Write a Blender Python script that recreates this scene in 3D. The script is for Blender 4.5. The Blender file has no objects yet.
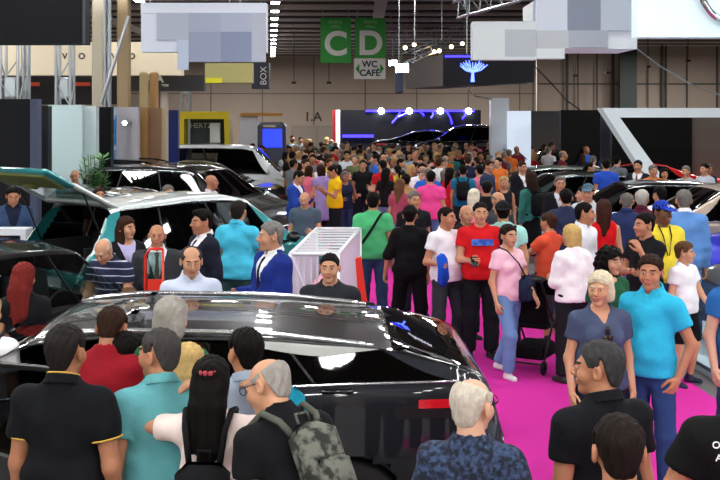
import bpy, math, random
import numpy as np
from mathutils import Matrix, Vector
random.seed(7)
rng = np.random.RandomState(11)
S = bpy.context.scene
COL = S.collection
PI = math.pi
F = 1100.0           # focal length in pixels of the 720 px frame
HC = 2.75            # camera height
HY = 114.0           # horizon row

# ---------------------------------------------------------------- camera, world, exposure
cam_d = bpy.data.cameras.new('camera'); cam = bpy.data.objects.new('camera', cam_d); COL.objects.link(cam)
cam.location = (0, 0, HC); cam.rotation_euler = (PI/2, 0, 0)
cam_d.sensor_width = 36.0; cam_d.lens = F/720*36; cam_d.shift_y = -(240-HY)/720
cam_d.clip_start = 0.1; cam_d.clip_end = 300
S.camera = cam
w = bpy.data.worlds.new('hall_air'); S.world = w; w.use_nodes = True
w.node_tree.nodes['Background'].inputs[0].default_value = (0.93, 0.95, 1.0, 1)
w.node_tree.nodes['Background'].inputs[1].default_value = 0.25
S.view_settings.view_transform = 'Standard'; S.view_settings.look = 'None'
S.view_settings.gamma = 1.0; S.view_settings.use_curve_mapping = False
S.view_settings.exposure = 0.28
try:
    S.cycles.use_denoising = True
    S.cycles.max_bounces = 6; S.cycles.glossy_bounces = 3; S.cycles.transparent_max_bounces = 12
    S.cycles.caustics_reflective = False; S.cycles.caustics_refractive = False
    S.cycles.sample_clamp_indirect = 4.0
except Exception:
    pass
LAMP = 34.0          # strength of the ceiling lamps' diffusers

def area_lamp(name, loc, size, power, rot=(0, 0, 0), color=(1, .98, .95)):
    l = bpy.data.lights.new(name, 'AREA'); l.shape = 'RECTANGLE'; l.size = size[0]; l.size_y = size[1]
    l.energy = power; l.color = color
    o = bpy.data.objects.new(name, l); COL.objects.link(o); o.location = loc; o.rotation_euler = rot
    return o
# added fill lights with no fixtures, spread under the ceiling along the hall
for bx_, by_, pw_ in ((-6, -7, 420), (0, -7, 420), (6, -7, 420), (-6, 0.5, 330), (6, 0.5, 330), (-8, 9, 230), (8, 9, 230), (-9, 18, 260), (9, 18, 260), (-12, 30, 480), (12, 30, 480), (-14, 46, 750), (0, 46, 750), (14, 46, 750), (-7, 55, 600), (7, 55, 600)):
    area_lamp('hall_fill_light', (bx_, by_, 5.6), (2.6, .5), pw_)
# ---------------------------------------------------------------- pixel helper
def X_at(px, Y): return (px-360.0)/F*Y
def Z_at(py, Y): return HC-(py-HY)/F*Y
def Y_for(py, z): return F*(HC-z)/(py-HY)

# ---------------------------------------------------------------- materials
_M = {}
def srgb(c):
    if isinstance(c, str):
        c = [int(c[i:i+2], 16)/255 for i in (0, 2, 4)]
    return tuple((x/12.92 if x <= .04045 else ((x+.055)/1.055)**2.4) for x in c)
def mat(key, color, rough=.6, metal=0, coat=0, emit=0, noise=0, nscale=20, bump=0, bscale=60, spec=.5, sheen=0):
    if key in _M: return _M[key]
    m = bpy.data.materials.new(key); _M[key] = m; m.use_nodes = True
    nt = m.node_tree; b = nt.nodes['Principled BSDF']; c = srgb(color)
    b.inputs['Base Color'].default_value = (*c, 1); b.inputs['Roughness'].default_value = rough
    b.inputs['Metallic'].default_value = metal; b.inputs['Coat Weight'].default_value = coat
    b.inputs['Coat Roughness'].default_value = .03
    b.inputs['Specular IOR Level'].default_value = spec
    if sheen: b.inputs['Sheen Weight'].default_value = sheen
    if emit:
        b.inputs['Emission Color'].default_value = (*c, 1); b.inputs['Emission Strength'].default_value = emit
    if noise or bump:
        tc = nt.nodes.new('ShaderNodeTexCoord')
    if noise:
        n = nt.nodes.new('ShaderNodeTexNoise'); n.inputs['Scale'].default_value = nscale; n.inputs['Detail'].default_value = 4
        nt.links.new(tc.outputs['Object'], n.inputs['Vector'])
        mx = nt.nodes.new('ShaderNodeMix'); mx.data_type = 'RGBA'
        mx.inputs['A'].default_value = (*[max(0, x*(1-noise)) for x in c], 1)
        mx.inputs['B'].default_value = (*[min(1, x*(1+noise)) for x in c], 1)
        nt.links.new(n.outputs['Fac'], mx.inputs['Factor']); nt.links.new(mx.outputs['Result'], b.inputs['Base Color'])
    if bump:
        n2 = nt.nodes.new('ShaderNodeTexNoise'); n2.inputs['Scale'].default_value = bscale; n2.inputs['Detail'].default_value = 3
        nt.links.new(tc.outputs['Object'], n2.inputs['Vector'])
        bp = nt.nodes.new('ShaderNodeBump'); bp.inputs['Strength'].default_value = bump; bp.inputs['Distance'].default_value = .01
        nt.links.new(n2.outputs['Fac'], bp.inputs['Height']); nt.links.new(bp.outputs['Normal'], b.inputs['Normal'])
    return m
def cloth(c): return mat('cloth_'+c, c, .88, noise=.14, nscale=9, bump=.8, bscale=14, spec=.2)
def skinm(c): return mat('skin_'+c, c, .5, noise=.07, nscale=14, spec=.35)
def hairm(c):
    k = 'hair_'+c
    if k in _M: return _M[k]
    m = mat(k, c, .65, noise=.35, nscale=40, spec=.1)
    nt = m.node_tree; b = nt.nodes['Principled BSDF']
    tc = nt.nodes.new('ShaderNodeTexCoord'); mp = nt.nodes.new('ShaderNodeMapping'); mp.inputs['Scale'].default_value = (90, 60, 7)
    n = nt.nodes.new('ShaderNodeTexNoise'); n.inputs['Scale'].default_value = 1.6; n.inputs['Detail'].default_value = 3
    nt.links.new(tc.outputs['Object'], mp.inputs['Vector']); nt.links.new(mp.outputs['Vector'], n.inputs['Vector'])
    bp = nt.nodes.new('ShaderNodeBump'); bp.inputs['Strength'].default_value = .8; bp.inputs['Distance'].default_value = .01
    nt.links.new(n.outputs['Fac'], bp.inputs['Height']); nt.links.new(bp.outputs['Normal'], b.inputs['Normal'])
    return m
def striped(key, c1, c2, freq, width):
    if key in _M: return _M[key]
    m = mat(key, c1, .88, bump=.3, bscale=22); nt = m.node_tree; b = nt.nodes['Principled BSDF']
    tc = nt.nodes.new('ShaderNodeTexCoord'); sx = nt.nodes.new('ShaderNodeSeparateXYZ')
    nt.links.new(tc.outputs['Object'], sx.inputs[0])
    a = nt.nodes.new('ShaderNodeMath'); a.operation = 'MULTIPLY'; a.inputs[1].default_value = freq; nt.links.new(sx.outputs['Z'], a.inputs[0])
    f = nt.nodes.new('ShaderNodeMath'); f.operation = 'FRACT'; nt.links.new(a.outputs[0], f.inputs[0])
    g = nt.nodes.new('ShaderNodeMath'); g.operation = 'LESS_THAN'; g.inputs[1].default_value = width; nt.links.new(f.outputs[0], g.inputs[0])
    mx = nt.nodes.new('ShaderNodeMix'); mx.data_type = 'RGBA'
    mx.inputs['A'].default_value = (*srgb(c1), 1); mx.inputs['B'].default_value = (*srgb(c2), 1)
    nt.links.new(g.outputs[0], mx.inputs['Factor']); nt.links.new(mx.outputs['Result'], b.inputs['Base Color'])
    return m
def mottled(key, c1, c2, scale, det=5, lo=.45, hi=.55):
    if key in _M: return _M[key]
    m = mat(key, c1, .88); nt = m.node_tree; b = nt.nodes['Principled BSDF']
    tc = nt.nodes.new('ShaderNodeTexCoord'); n = nt.nodes.new('ShaderNodeTexNoise')
    n.inputs['Scale'].default_value = scale; n.inputs['Detail'].default_value = det
    nt.links.new(tc.outputs['Object'], n.inputs['Vector'])
    r = nt.nodes.new('ShaderNodeValToRGB'); e = r.color_ramp.elements
    e[0].position = lo; e[0].color = (*srgb(c1), 1); e[1].position = hi; e[1].color = (*srgb(c2), 1)
    nt.links.new(n.outputs['Fac'], r.inputs[0]); nt.links.new(r.outputs[0], b.inputs['Base Color'])
    return m
def glassm(key, tint, refl=.0):
    if key in _M: return _M[key]
    m = bpy.data.materials.new(key); _M[key] = m; m.use_nodes = True; nt = m.node_tree
    for n in list(nt.nodes):
        if n.type == 'BSDF_PRINCIPLED': nt.nodes.remove(n)
    out = [n for n in nt.nodes if n.type == 'OUTPUT_MATERIAL'][0]
    t = nt.nodes.new('ShaderNodeBsdfTransparent'); t.inputs[0].default_value = (*tint, 1)
    g = nt.nodes.new('ShaderNodeBsdfGlossy'); g.inputs['Roughness'].default_value = .02; g.inputs[0].default_value = (1, 1, 1, 1)
    lw = nt.nodes.new('ShaderNodeLayerWeight'); lw.inputs[0].default_value = .5
    pw = nt.nodes.new('ShaderNodeMath'); pw.operation = 'POWER'; pw.inputs[1].default_value = 4.0; nt.links.new(lw.outputs['Facing'], pw.inputs[0])
    ad = nt.nodes.new('ShaderNodeMath'); ad.operation = 'MULTIPLY_ADD'; ad.inputs[1].default_value = .8; ad.inputs[2].default_value = .06+refl; nt.links.new(pw.outputs[0], ad.inputs[0])
    mx = nt.nodes.new('ShaderNodeMixShader'); nt.links.new(ad.outputs[0], mx.inputs[0])
    nt.links.new(t.outputs[0], mx.inputs[1]); nt.links.new(g.outputs[0], mx.inputs[2]); nt.links.new(mx.outputs[0], out.inputs[0])
    return m
def paint(c, metal=.3): return mat('paint_%s_%s' % (c, metal), c, .35, metal, coat=1, spec=.15)
CHROME = mat('chrome', 'dfe2e6', .12, 1)
BLACKP = mat('black_plastic', '0c0d0f', .35, spec=.5)
RUBBER = mat('rubber', '0a0a0b', .8)
GLASS_DARK = glassm('tinted_glass', (.035, .04, .045))
GLASS_MID = glassm('windshield_glass', (.22, .27, .26))
GLASS_CLEAR = glassm('clear_glass', (.55, .66, .64))
DIFF = mat('lamp_diffuser', 'ffffff', .5, emit=LAMP)
METAL = mat('galvanised_metal', 'aeb4b8', .4, .8)
WHITE = mat('white_lacquer', 'e8edf2', .35)

# ---------------------------------------------------------------- object helpers
def tag(o, label=None, cat=None, group=None, kind=None):
    if label: o['label'] = label
    if cat: o['category'] = cat
    if group: o['group'] = group
    if kind: o['kind'] = kind
    return o
def mesh_obj(name, V, Q, mats, parent=None, smooth=True, midx=None):
    me = bpy.data.meshes.new(name)
    V = np.asarray(V, np.float32)
    if isinstance(Q, np.ndarray):
        n = len(Q); k = Q.shape[1]
        me.vertices.add(len(V)); me.vertices.foreach_set('co', V.ravel())
        me.loops.add(n*k); me.loops.foreach_set('vertex_index', Q.astype(np.int32).ravel())
        me.polygons.add(n); me.polygons.foreach_set('loop_start', np.arange(0, n*k, k, dtype=np.int32))
        try: me.polygons.foreach_set('loop_total', np.full(n, k, np.int32))
        except Exception: pass
    else:
        me.from_pydata([tuple(map(float, v)) for v in V], [], [tuple(int(i) for i in f) for f in Q])
    for m in (mats if isinstance(mats, (list, tuple)) else [mats]): me.materials.append(m)
    np_ = len(me.polygons)
    if midx is not None: me.polygons.foreach_set('material_index', np.asarray(midx, np.int32))
    me.polygons.foreach_set('use_smooth', np.full(np_, bool(smooth)))
    me.update(calc_edges=True); me.validate()
    o = bpy.data.objects.new(name, me); COL.objects.link(o)
    if parent is not None: o.parent = parent
    return o
def empty(name, loc=(0, 0, 0), rz=0, sc=1):
    o = bpy.data.objects.new(name, None); COL.objects.link(o); o.empty_display_size = .1
    o.location = loc; o.rotation_euler = (0, 0, rz); o.scale = (sc, sc, sc)
    return o
class MB:
    def __init__(s): s.v = []; s.f = []; s.n = 0
    def add(s, V, Fc):
        V = np.asarray(V, float); s.v.append(V)
        for f in Fc: s.f.append(tuple(int(i)+s.n for i in f))
        s.n += len(V); return s
    def box(s, c, d, rz=0, bev=0, R=None):
        hx, hy, hz = d[0]/2, d[1]/2, d[2]/2
        if bev <= 0:
            P = np.array([(x, y, z) for z in (-hz, hz) for x, y in ((-hx, -hy), (hx, -hy), (hx, hy), (-hx, hy))])
            Fc = [(0, 3, 2, 1), (4, 5, 6, 7), (0, 1, 5, 4), (1, 2, 6, 5), (2, 3, 7, 6), (3, 0, 4, 7)]
        else:
            b = min(bev, hx*.9, hy*.9, hz*.9); P = []; 
            for z, q in ((-hz, b), (-hz+b, 0), (hz-b, 0), (hz, b)):
                X, Y = hx-q, hy-q; k = b*.7
                P += [(X-k, -Y, z), (X, -Y+k, z), (X, Y-k, z), (X-k, Y, z), (-X+k, Y, z), (-X, Y-k, z), (-X, -Y+k, z), (-X+k, -Y, z)]
            P = np.array(P); Fc = [tuple(range(7, -1, -1)), tuple(range(24, 32))]
            for r in range(3):
                for i in range(8): Fc.append((r*8+i, r*8+(i+1) % 8, r*8+8+(i+1) % 8, r*8+8+i))
        if rz:
            c_, s_ = math.cos(rz), math.sin(rz); P = P@np.array([[c_, s_, 0], [-s_, c_, 0], [0, 0, 1]])
        if R is not None: P = P@np.asarray(R).T
        return s.add(P+np.array(c), Fc)
    def tube(s, pts, r, n=8, cap=True):
        pts = [np.array(p, float) for p in pts]; rr = r if hasattr(r, '__len__') else [r]*len(pts); rings = []
        for i, p in enumerate(pts):
            t = pts[min(i+1, len(pts)-1)]-pts[max(i-1, 0)]; t = t/(np.linalg.norm(t)+1e-9)
            a = np.cross(t, (0, 0, 1)) if abs(t[2]) < .95 else np.cross(t, (0, 1, 0)); a /= np.linalg.norm(a); b = np.cross(t, a)
            rings.append([p+rr[i]*(math.cos(2*PI*k/n)*a+math.sin(2*PI*k/n)*b) for k in range(n)])
        V = np.array(rings).reshape(-1, 3); Fc = []
        for i in range(len(pts)-1):
            for k in range(n): Fc.append((i*n+(k+1) % n, i*n+k, (i+1)*n+k, (i+1)*n+(k+1) % n))
        if cap: Fc.append(tuple(range(n))); Fc.append(tuple(range((len(pts)-1)*n+n-1, (len(pts)-1)*n-1, -1)))
        return s.add(V, Fc)
    def lathe(s, prof, c=(0, 0, 0), n=24, axis='z'):
        V = []; Fc = []; m = len(prof)
        for k in range(n):
            a = 2*PI*k/n
            for r, z in prof:
                p = (r*math.cos(a), r*math.sin(a), z)
                if axis == 'y': p = (p[0], z, -p[1])
                if axis == 'x': p = (z, p[0], p[1])
                V.append((p[0]+c[0], p[1]+c[1], p[2]+c[2]))
        for k in range(n):
            for i in range(m-1): Fc.append((k*m+i, ((k+1) % n)*m+i, ((k+1) % n)*m+i+1, k*m+i+1))
        return s.add(V, Fc)
    def prism(s, poly, y0, y1):      # polygon in x,z extruded along y
        n = len(poly); V = [(x, y0, z) for x, z in poly]+[(x, y1, z) for x, z in poly]
        Fc = [tuple(range(n)), tuple(range(2*n-1, n-1, -1))]+[((i+1) % n, i, n+i, n+(i+1) % n) for i in range(n)]
        return s.add(V, Fc)
    def grid(s, G):                  # G[i][j] points
        G = np.asarray(G, float); a, b = G.shape[:2]
        return s.add(G.reshape(-1, 3), [(i*b+j, (i+1)*b+j, (i+1)*b+j+1, i*b+j+1) for i in range(a-1) for j in range(b-1)])
    def build(s, name, m, parent=None, smooth=False):
        o = mesh_obj(name, np.concatenate(s.v), s.f, m, parent, smooth=smooth)
        return o
def text_obj(name, body, size, m, parent=None, loc=(0, 0, 0), rot=(PI/2, 0, 0), ext=.004, align='CENTER', bold=0.0, shear=0.0):
    c = bpy.data.curves.new(name, 'FONT'); c.body = body; c.size = size; c.extrude = ext; c.align_x = align; c.align_y = 'CENTER'
    c.offset = bold; c.shear = shear; c.materials.append(m)
    tmp = bpy.data.objects.new('tmp_text', c); COL.objects.link(tmp)
    bpy.context.view_layer.update()
    me = bpy.data.meshes.new_from_object(tmp.evaluated_get(bpy.context.evaluated_depsgraph_get()))
    bpy.data.objects.remove(tmp); bpy.data.curves.remove(c)
    if not me.materials: me.materials.append(m)
    o = bpy.data.objects.new(name, me); COL.objects.link(o); o.location = loc; o.rotation_euler = rot
    if parent: o.parent = parent
    return o
# ---------------------------------------------------------------- distance-field modelling
def ln(P): return np.sqrt((P*P).sum(-1))
def rc(P, a, b, r1, r2):
    a = np.asarray(a, np.float32); b = np.asarray(b, np.float32); ba = b-a
    t = np.clip(((P-a)@ba)/max(float(ba@ba), 1e-9), 0, 1)
    return ln(P-a-t[:, None]*ba)-(r1+(r2-r1)*t)
def el(P, c, r):
    r = np.asarray(r, np.float32); q = (P-np.asarray(c, np.float32))/r
    k0 = ln(q); k1 = ln(q/r); return k0*(k0-1)/np.maximum(k1, 1e-6)
def bx(P, c, h, r):
    q = np.abs(P-np.asarray(c, np.float32))-(np.asarray(h, np.float32)-r)
    return ln(np.maximum(q, 0))+np.minimum(q.max(-1), 0)-r
def sm(a, b, k):
    h = np.clip(.5+.5*(b-a)/k, 0, 1); return b+(a-b)*h-k*h*(1-h)
def smx(a, b, k): return -sm(-a, -b, k)
def polyg(fn, lo, hi, h):
    lo = np.asarray(lo, float)-h*2; hi = np.asarray(hi, float)+h*2
    nb = np.maximum(np.ceil((hi-lo)/(4*h)).astype(int), 1); n = nb*4
    bc = np.stack(np.meshgrid(*[lo[a]+(np.arange(nb[a])*4+1.5)*h for a in range(3)], indexing='ij'), -1).reshape(-1, 3).astype(np.float32)
    d = fn(bc); act = np.abs(d) < 4*h*1.35
    vals = np.empty((nb[0], nb[1], nb[2], 4, 4, 4), np.float32); vals[...] = (np.sign(d)*h*4).reshape(*nb, 1, 1, 1)
    off = (np.stack(np.meshgrid(*[np.arange(4)]*3, indexing='ij'), -1).reshape(-1, 3)-1.5)*h
    idx = np.nonzero(act)[0]
    if len(idx) == 0: return np.zeros((0, 3)), np.zeros((0, 4), int)
    P = (bc[idx][:, None, :]+off[None]).reshape(-1, 3).astype(np.float32)
    vf = vals.reshape(-1, 64); vf[idx] = fn(P).reshape(-1, 64)
    v = vf.reshape(*nb, 4, 4, 4).transpose(0, 3, 1, 4, 2, 5).reshape(*n)
    s = v < 0
    c = np.zeros(tuple(n-1), np.uint8)
    offs = [(i, j, k) for i in (0, 1) for j in (0, 1) for k in (0, 1)]
    for i, j, k in offs: c += s[i:n[0]-1+i, j:n[1]-1+j, k:n[2]-1+k]
    A = np.argwhere((c > 0) & (c < 8))
    if len(A) == 0: return np.zeros((0, 3)), np.zeros((0, 4), int)
    ids = np.full(tuple(n-1), -1, np.int64); ids[A[:, 0], A[:, 1], A[:, 2]] = np.arange(len(A))
    acc = np.zeros((len(A), 3)); cnt = np.zeros(len(A))
    for ax in range(3):
        e = np.zeros(3, int); e[ax] = 1; o1, o2 = [a for a in range(3) if a != ax]
        for p in (0, 1):
            for q in (0, 1):
                b = A.copy(); b[:, o1] += p; b[:, o2] += q; t = b+e
                va = v[b[:, 0], b[:, 1], b[:, 2]]; vb = v[t[:, 0], t[:, 1], t[:, 2]]
                m = (va < 0) != (vb < 0)
                tt = np.where(m, va/np.where(m, va-vb, 1), 0)
                pos = b.astype(float); pos[:, ax] += tt
                acc[m] += pos[m]; cnt[m] += 1
    V = lo+acc/cnt[:, None]*h
    Q = []
    for ax in range(3):
        o1, o2 = (ax+1) % 3, (ax+2) % 3
        sl = [slice(None)]*3; sh = [slice(None)]*3; sl[ax] = slice(0, n[ax]-1); sh[ax] = slice(1, n[ax])
        for a in (o1, o2): sl[a] = slice(1, n[a]-1); sh[a] = slice(1, n[a]-1)
        a0 = s[tuple(sl)]; a1 = s[tuple(sh)]; E = np.argwhere(a0 != a1)
        if not len(E): continue
        ins = a0[E[:, 0], E[:, 1], E[:, 2]]
        base = E.copy(); base[:, o1] += 1; base[:, o2] += 1
        def cid(d1, d2):
            t = base.copy(); t[:, o1] -= d1; t[:, o2] -= d2; return ids[t[:, 0], t[:, 1], t[:, 2]]
        q = np.stack([cid(1, 1), cid(0, 1), cid(0, 0), cid(1, 0)], 1)
        q[~ins] = q[~ins][:, ::-1]
        Q.append(q)
    Q = np.concatenate(Q); Q = Q[(Q >= 0).all(1)]
    return V, Q
def merge(parts):
    V = []; Q = []; M = []; n = 0
    for v, q, m in parts:
        if len(v) == 0: continue
        V.append(v); Q.append(q+n); n += len(v); M.append(m if hasattr(m, '__len__') else np.full(len(q), m))
    return np.concatenate(V), np.concatenate(Q), np.concatenate(M)
def rotx(a): c, s = math.cos(a), math.sin(a); return np.array([[1, 0, 0], [0, c, -s], [0, s, c]])
def roty(a): c, s = math.cos(a), math.sin(a); return np.array([[c, 0, s], [0, 1, 0], [-s, 0, c]])
def rotz(a): c, s = math.cos(a), math.sin(a); return np.array([[c, -s, 0], [s, c, 0], [0, 0, 1]])
def unit(v): v = np.asarray(v, float); return v/(np.linalg.norm(v)+1e-9)

ARMS = {  # upper arm, forearm directions: x = outward, y = forward is negative, z = up
 'down': ((.16, .02, -1), (.04, -.18, -1)), 'relax': ((.22, .08, -1), (.02, -.38, -1)), 'away': ((.4, .0, -1), (.2, -.3, -1)),
 'bent': ((.2, -.1, -1), (-.3, -1, .05)), 'outer': ((.3, .15, -1), (.25, -1, .05)), 'phone': ((.15, -.3, -1), (-.4, -.85, .55)), 'face': ((.25, -.55, -.85), (-.35, -.35, 1)),
 'pocket': ((.42, .2, -1), (-.3, -.35, -.95)), 'cross': ((.22, -.25, -1), (-.95, -.45, .18)), 'swing': ((.14, -.4, -1), (0, -.65, -.8)),
 'back': ((.15, .4, -1), (0, -.05, -1)), 'wide': ((.85, -.45, -.12), (-.75, -.25, .65)), 'reach': ((.3, -.7, -.7), (.1, -1, -.1)),
 'fwd': ((.25, -.5, -.9), (-.15, -.9, -.35)), 'elbow': ((.5, -.1, -1), (-.35, -1, -.1)), 'side': ((.75, -.2, -.6), (.7, -.5, -.4)), 'hips': ((.6, .15, -.8), (-.75, -.2, -.7))}
LEGS = {'stand': ((.06, 0, -1), (.02, .03, -1), (.06, 0, -1), (.02, .03, -1)),
        'walk': ((.02, -.36, -1), (0, .10, -1), (.02, .16, -1), (0, .52, -1)),
        'walk2': ((.02, .16, -1), (0, .52, -1), (.02, -.36, -1), (0, .10, -1)),
        'ease': ((.10, -.04, -1), (.02, .06, -1), (.14, -.16, -1), (.02, .22, -1)),
        'sit': ((.12, -1, -.05), (0, -.05, -1), (.12, -1, -.05), (0, -.05, -1))}
COLS = dict(dark='100c0b', brown='2e1d14', grey='6c6964', dgrey='231f1d', white='bdb8b0', blond='cdb48a', pblond='d8cbae', red='7a2a22', auburn='5a2f22')

def skeleton(sp):
    fem = sp.get('fem', 0); W = sp['w'] = 1+(sp.get('w', 1.0)-1)*(1 if '_w' in sp else .65); sp['_w'] = 1
    K = {}; lean = math.radians(sp.get('lean', 0)); roll = math.radians(sp.get('roll', 0)); tw = math.radians(sp.get('twist', 0))
    T = roty(roll)@rotx(lean)@rotz(tw); hip = np.array([0, 0, .95]); K['T'] = T; K['hip'] = hip
    f = lambda p: T@(np.array(p, float)-hip)+hip
    K['f'] = f
    dz = -.42 if sp.get('legs') == 'sit' else 0
    shx = (.150 if fem else .172)*(.5+.5*W)
    for i, sd in enumerate((-1, 1)):
        U, Fo = ARMS[sp.get('arms', ('down', 'down'))[i]]
        U = T@unit((U[0]*sd, U[1], U[2])); Fo = T@unit((Fo[0]*sd, Fo[1], Fo[2]))
        s = f((sd*shx, .01, 1.385)); e = s+U*.285; wv = e+Fo*.25
        K['arm%d' % i] = (s, e, wv, Fo)
        L = LEGS[sp.get('legs', 'stand')]; a, b = L[i*2], L[i*2+1]
        h = np.array([sd*.085*(.6+.4*W), 0, .93]); kn = h+unit((a[0]*sd, a[1], a[2]))*.44; an = kn+unit((b[0]*sd, b[1], b[2]))*.41
        K['leg%d' % i] = [h, kn, an]
    m = min(K['leg0'][2][2], K['leg1'][2][2])-.08
    K['drop'] = m       # lift so that the lower foot rests on the ground
    N = f((0, .012, 1.47)); K['N'] = N
    hl = math.radians(sp.get('hpitch', 0)-sp.get('lean', 0)*.35)
    Rh = T@rotz(math.radians(sp.get('hyaw', 0)))@rotx(hl); K['Rh'] = Rh
    K['Hc'] = N+(T@rotx(hl*.5))@np.array([0, -.02, .0])+Rh@np.array([0, -.008, .141])
    K['top'] = (K['Hc']+Rh@np.array([0, .01, .122]))[2]-m
    return K

def torso(P, K, sp, inf=0.0, loose=0.0):
    fem = sp.get('fem', 0); W = sp.get('w', 1.0); b = sp.get('belly', 0.0)
    q = (P-K['hip'])@K['T']+K['hip']; q = q.astype(np.float32)
    if fem:
        d = el(q, (0, .005, .95), (.172*W+inf, .122*W+inf, .14+inf))
        d = sm(d, el(q, (0, -.005-b*.02, 1.11), (.128*W+inf+loose, .098*W+b*.05+inf+loose, .17)), .07)
        d = sm(d, el(q, (0, .0, 1.30), (.145*W+inf, .105*W+inf, .16)), .06)
        for sd in (-1, 1): d = sm(d, el(q, (sd*.066*W, -.075*W, 1.275), (.06+inf, .055+inf, .06+inf)), .035)
    else:
        d = el(q, (0, .0, .95), (.162*W+inf, .115*W+inf, .14+inf))
        d = sm(d, el(q, (0, -.012-b*.03, 1.10), (.146*W+b*.03+inf+loose, .104*W+b*.06+inf+loose, .18)), .07)
        d = sm(d, el(q, (0, .0, 1.30), (.168*W+inf, .115*W+inf, .165)), .06)
    sx = (.12 if fem else .142)*(.5+.5*W)
    d = sm(d, rc(q, (-sx, .012, 1.378), (sx, .012, 1.378), .052+inf, .052+inf), .05)
    for sd in (-1, 1): d = sm(d, rc(q, (sd*sx*.9, .02, 1.395), (sd*.02, .022, 1.468), .038+inf, .046+inf*.6), .035)
    return d, q
def arm(P, K, i, inf=0, upto=2.0, W=1.0, fem=0):
    s, e, wv, Fo = K['arm%d' % i]; k = (.86 if fem else 1)*(.5+.5*W)
    U = unit(e-s)
    d = rc(P, s, e, .052*k+inf, .040*k+inf)
    if upto <= 1:
        return smx(d, ((P-s)@U-upto*.285).astype(np.float32), .006)
    f2 = rc(P, e, wv, .041*k+inf, .027*k+inf)
    if upto < 2: f2 = smx(f2, ((P-e)@Fo-(upto-1)*.25).astype(np.float32), .005)
    return sm(d, f2, .025)
def leg(P, K, i, inf=0, upto=2.0, W=1.0, flare=0.0):
    h, k, a = K['leg%d' % i]; w_ = (.5+.5*W)
    d = rc(P, h, k, .085*w_+inf, .056*w_+inf+flare*.3)
    if upto <= 1: return smx(d, ((P-h)@unit(k-h)-upto*.44).astype(np.float32), .006)
    e = rc(P, k, a, .056*w_+inf+flare*.3, .038+inf+flare)
    if upto < 2: e = smx(e, ((P-k)@unit(a-k)-(upto-1)*.41).astype(np.float32), .006)
    return sm(d, e, .03)
def headsdf(q, full=True):
    d = el(q, (0, .014, .030), (.076, .094, .084))
    d = sm(d, el(q, (0, -.030, -.032), (.058, .062, .080)), .035)
    d = sm(d, el(q, (0, -.064, -.098), (.026, .024, .020)), .03)
    for sd in (-1, 1): d = sm(d, el(q, (sd*.040, -.055, -.030), (.025, .030, .028)), .02)
    if full:
        d = sm(d, rc(q, (-.036, -.084, .026), (.036, -.084, .026), .010, .010), .014)
        for sd in (-1, 1): d = smx(d, -el(q, (sd*.031, -.104, .006), (.019, .018, .012)), .012)
        d = sm(d, rc(q, (0, -.092, .014), (0, -.114, -.026), .007, .012), .012)
        for sd in (-1, 1):
            d = sm(d, el(q, (sd*.011, -.104, -.030), (.009, .010, .008)), .008)
            d = np.minimum(d, el(q, (sd*.031, -.0815, .007), (.0135, .0125, .0115)))
        d = sm(d, rc(q, (-.018, -.093, -.054), (.018, -.093, -.054), .0065, .0065), .005)
        d = sm(d, rc(q, (-.015, -.092, -.066), (.015, -.092, -.066), .0075, .0075), .005)
        for sd in (-1, 1):
            e = el(q, (sd*.083, .014, -.004), (.013, .022, .034))
            e = smx(e, -el(q, (sd*.090, .006, -.002), (.008, .012, .020)), .006)
            d = sm(d, e, .008)
    return d
def hand(P, K, i, curl=.5, k=1.0):
    s, e, wv, Fo = K['arm%d' % i]; sd = (-1, 1)[i]
    hint = np.array([-.35*sd, -1, .8]); th = unit(hint-Fo*(hint@Fo))        # thumb side
    n = np.cross(Fo, th); inward = np.array([-sd, -.2, -.2])
    if n@inward < 0: n = -n                                                  # palm normal
    f = lambda a, b, c: wv+(Fo*a+th*b+n*c)*k
    d = sm(rc(P, f(-.03, 0, 0), f(.0, 0, 0), .026*k, .024*k), rc(P, f(.02, -.008, 0), f(.075, -.022, .002), .020*k, .016*k), .02)
    d = sm(d, rc(P, f(.02, .008, 0), f(.075, .022, .002), .021*k, .016*k), .02)
    for j, (b, L) in enumerate(((.030, .072), (.010, .080), (-.010, .074), (-.029, .058))):
        p = f(.078, b, .002); a = .15+curl*.4
        for t, (fr, r) in enumerate(((.42, .0092), (.32, .0085), (.26, .0078))):
            dr = unit(Fo*math.cos(a)+n*math.sin(a)+th*b*1.5); p2 = p+dr*L*fr*k*1.1
            d = sm(d, rc(P, p, p2, r*k, (r-.0006)*k), .004); p = p2; a += curl*.9+.06
    p0 = f(.018, .022, .006); p1 = p0+unit(Fo*.7+th*.75+n*.35)*.040*k; p2 = p1+unit(Fo+th*.25+n*.45)*.034*k; p3 = p2+unit(Fo+n*.5)*.026*k
    d = sm(d, rc(P, p0, p1, .015*k, .012*k), .010); d = sm(d, rc(P, p1, p2, .011*k, .0098*k), .004); d = sm(d, rc(P, p2, p3, .0098*k, .008*k), .004)
    return d
def folds(P, ph, amp):
    return amp*(np.sin(P[:, 0]*17+P[:, 2]*29+ph)*.5+np.sin(P[:, 0]*-23+P[:, 2]*37+P[:, 1]*15+ph*2)*.35+np.sin(P[:, 2]*55+P[:, 0]*9+ph*3)*np.clip(1.25-P[:, 2], 0, .3)*1.5)

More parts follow.
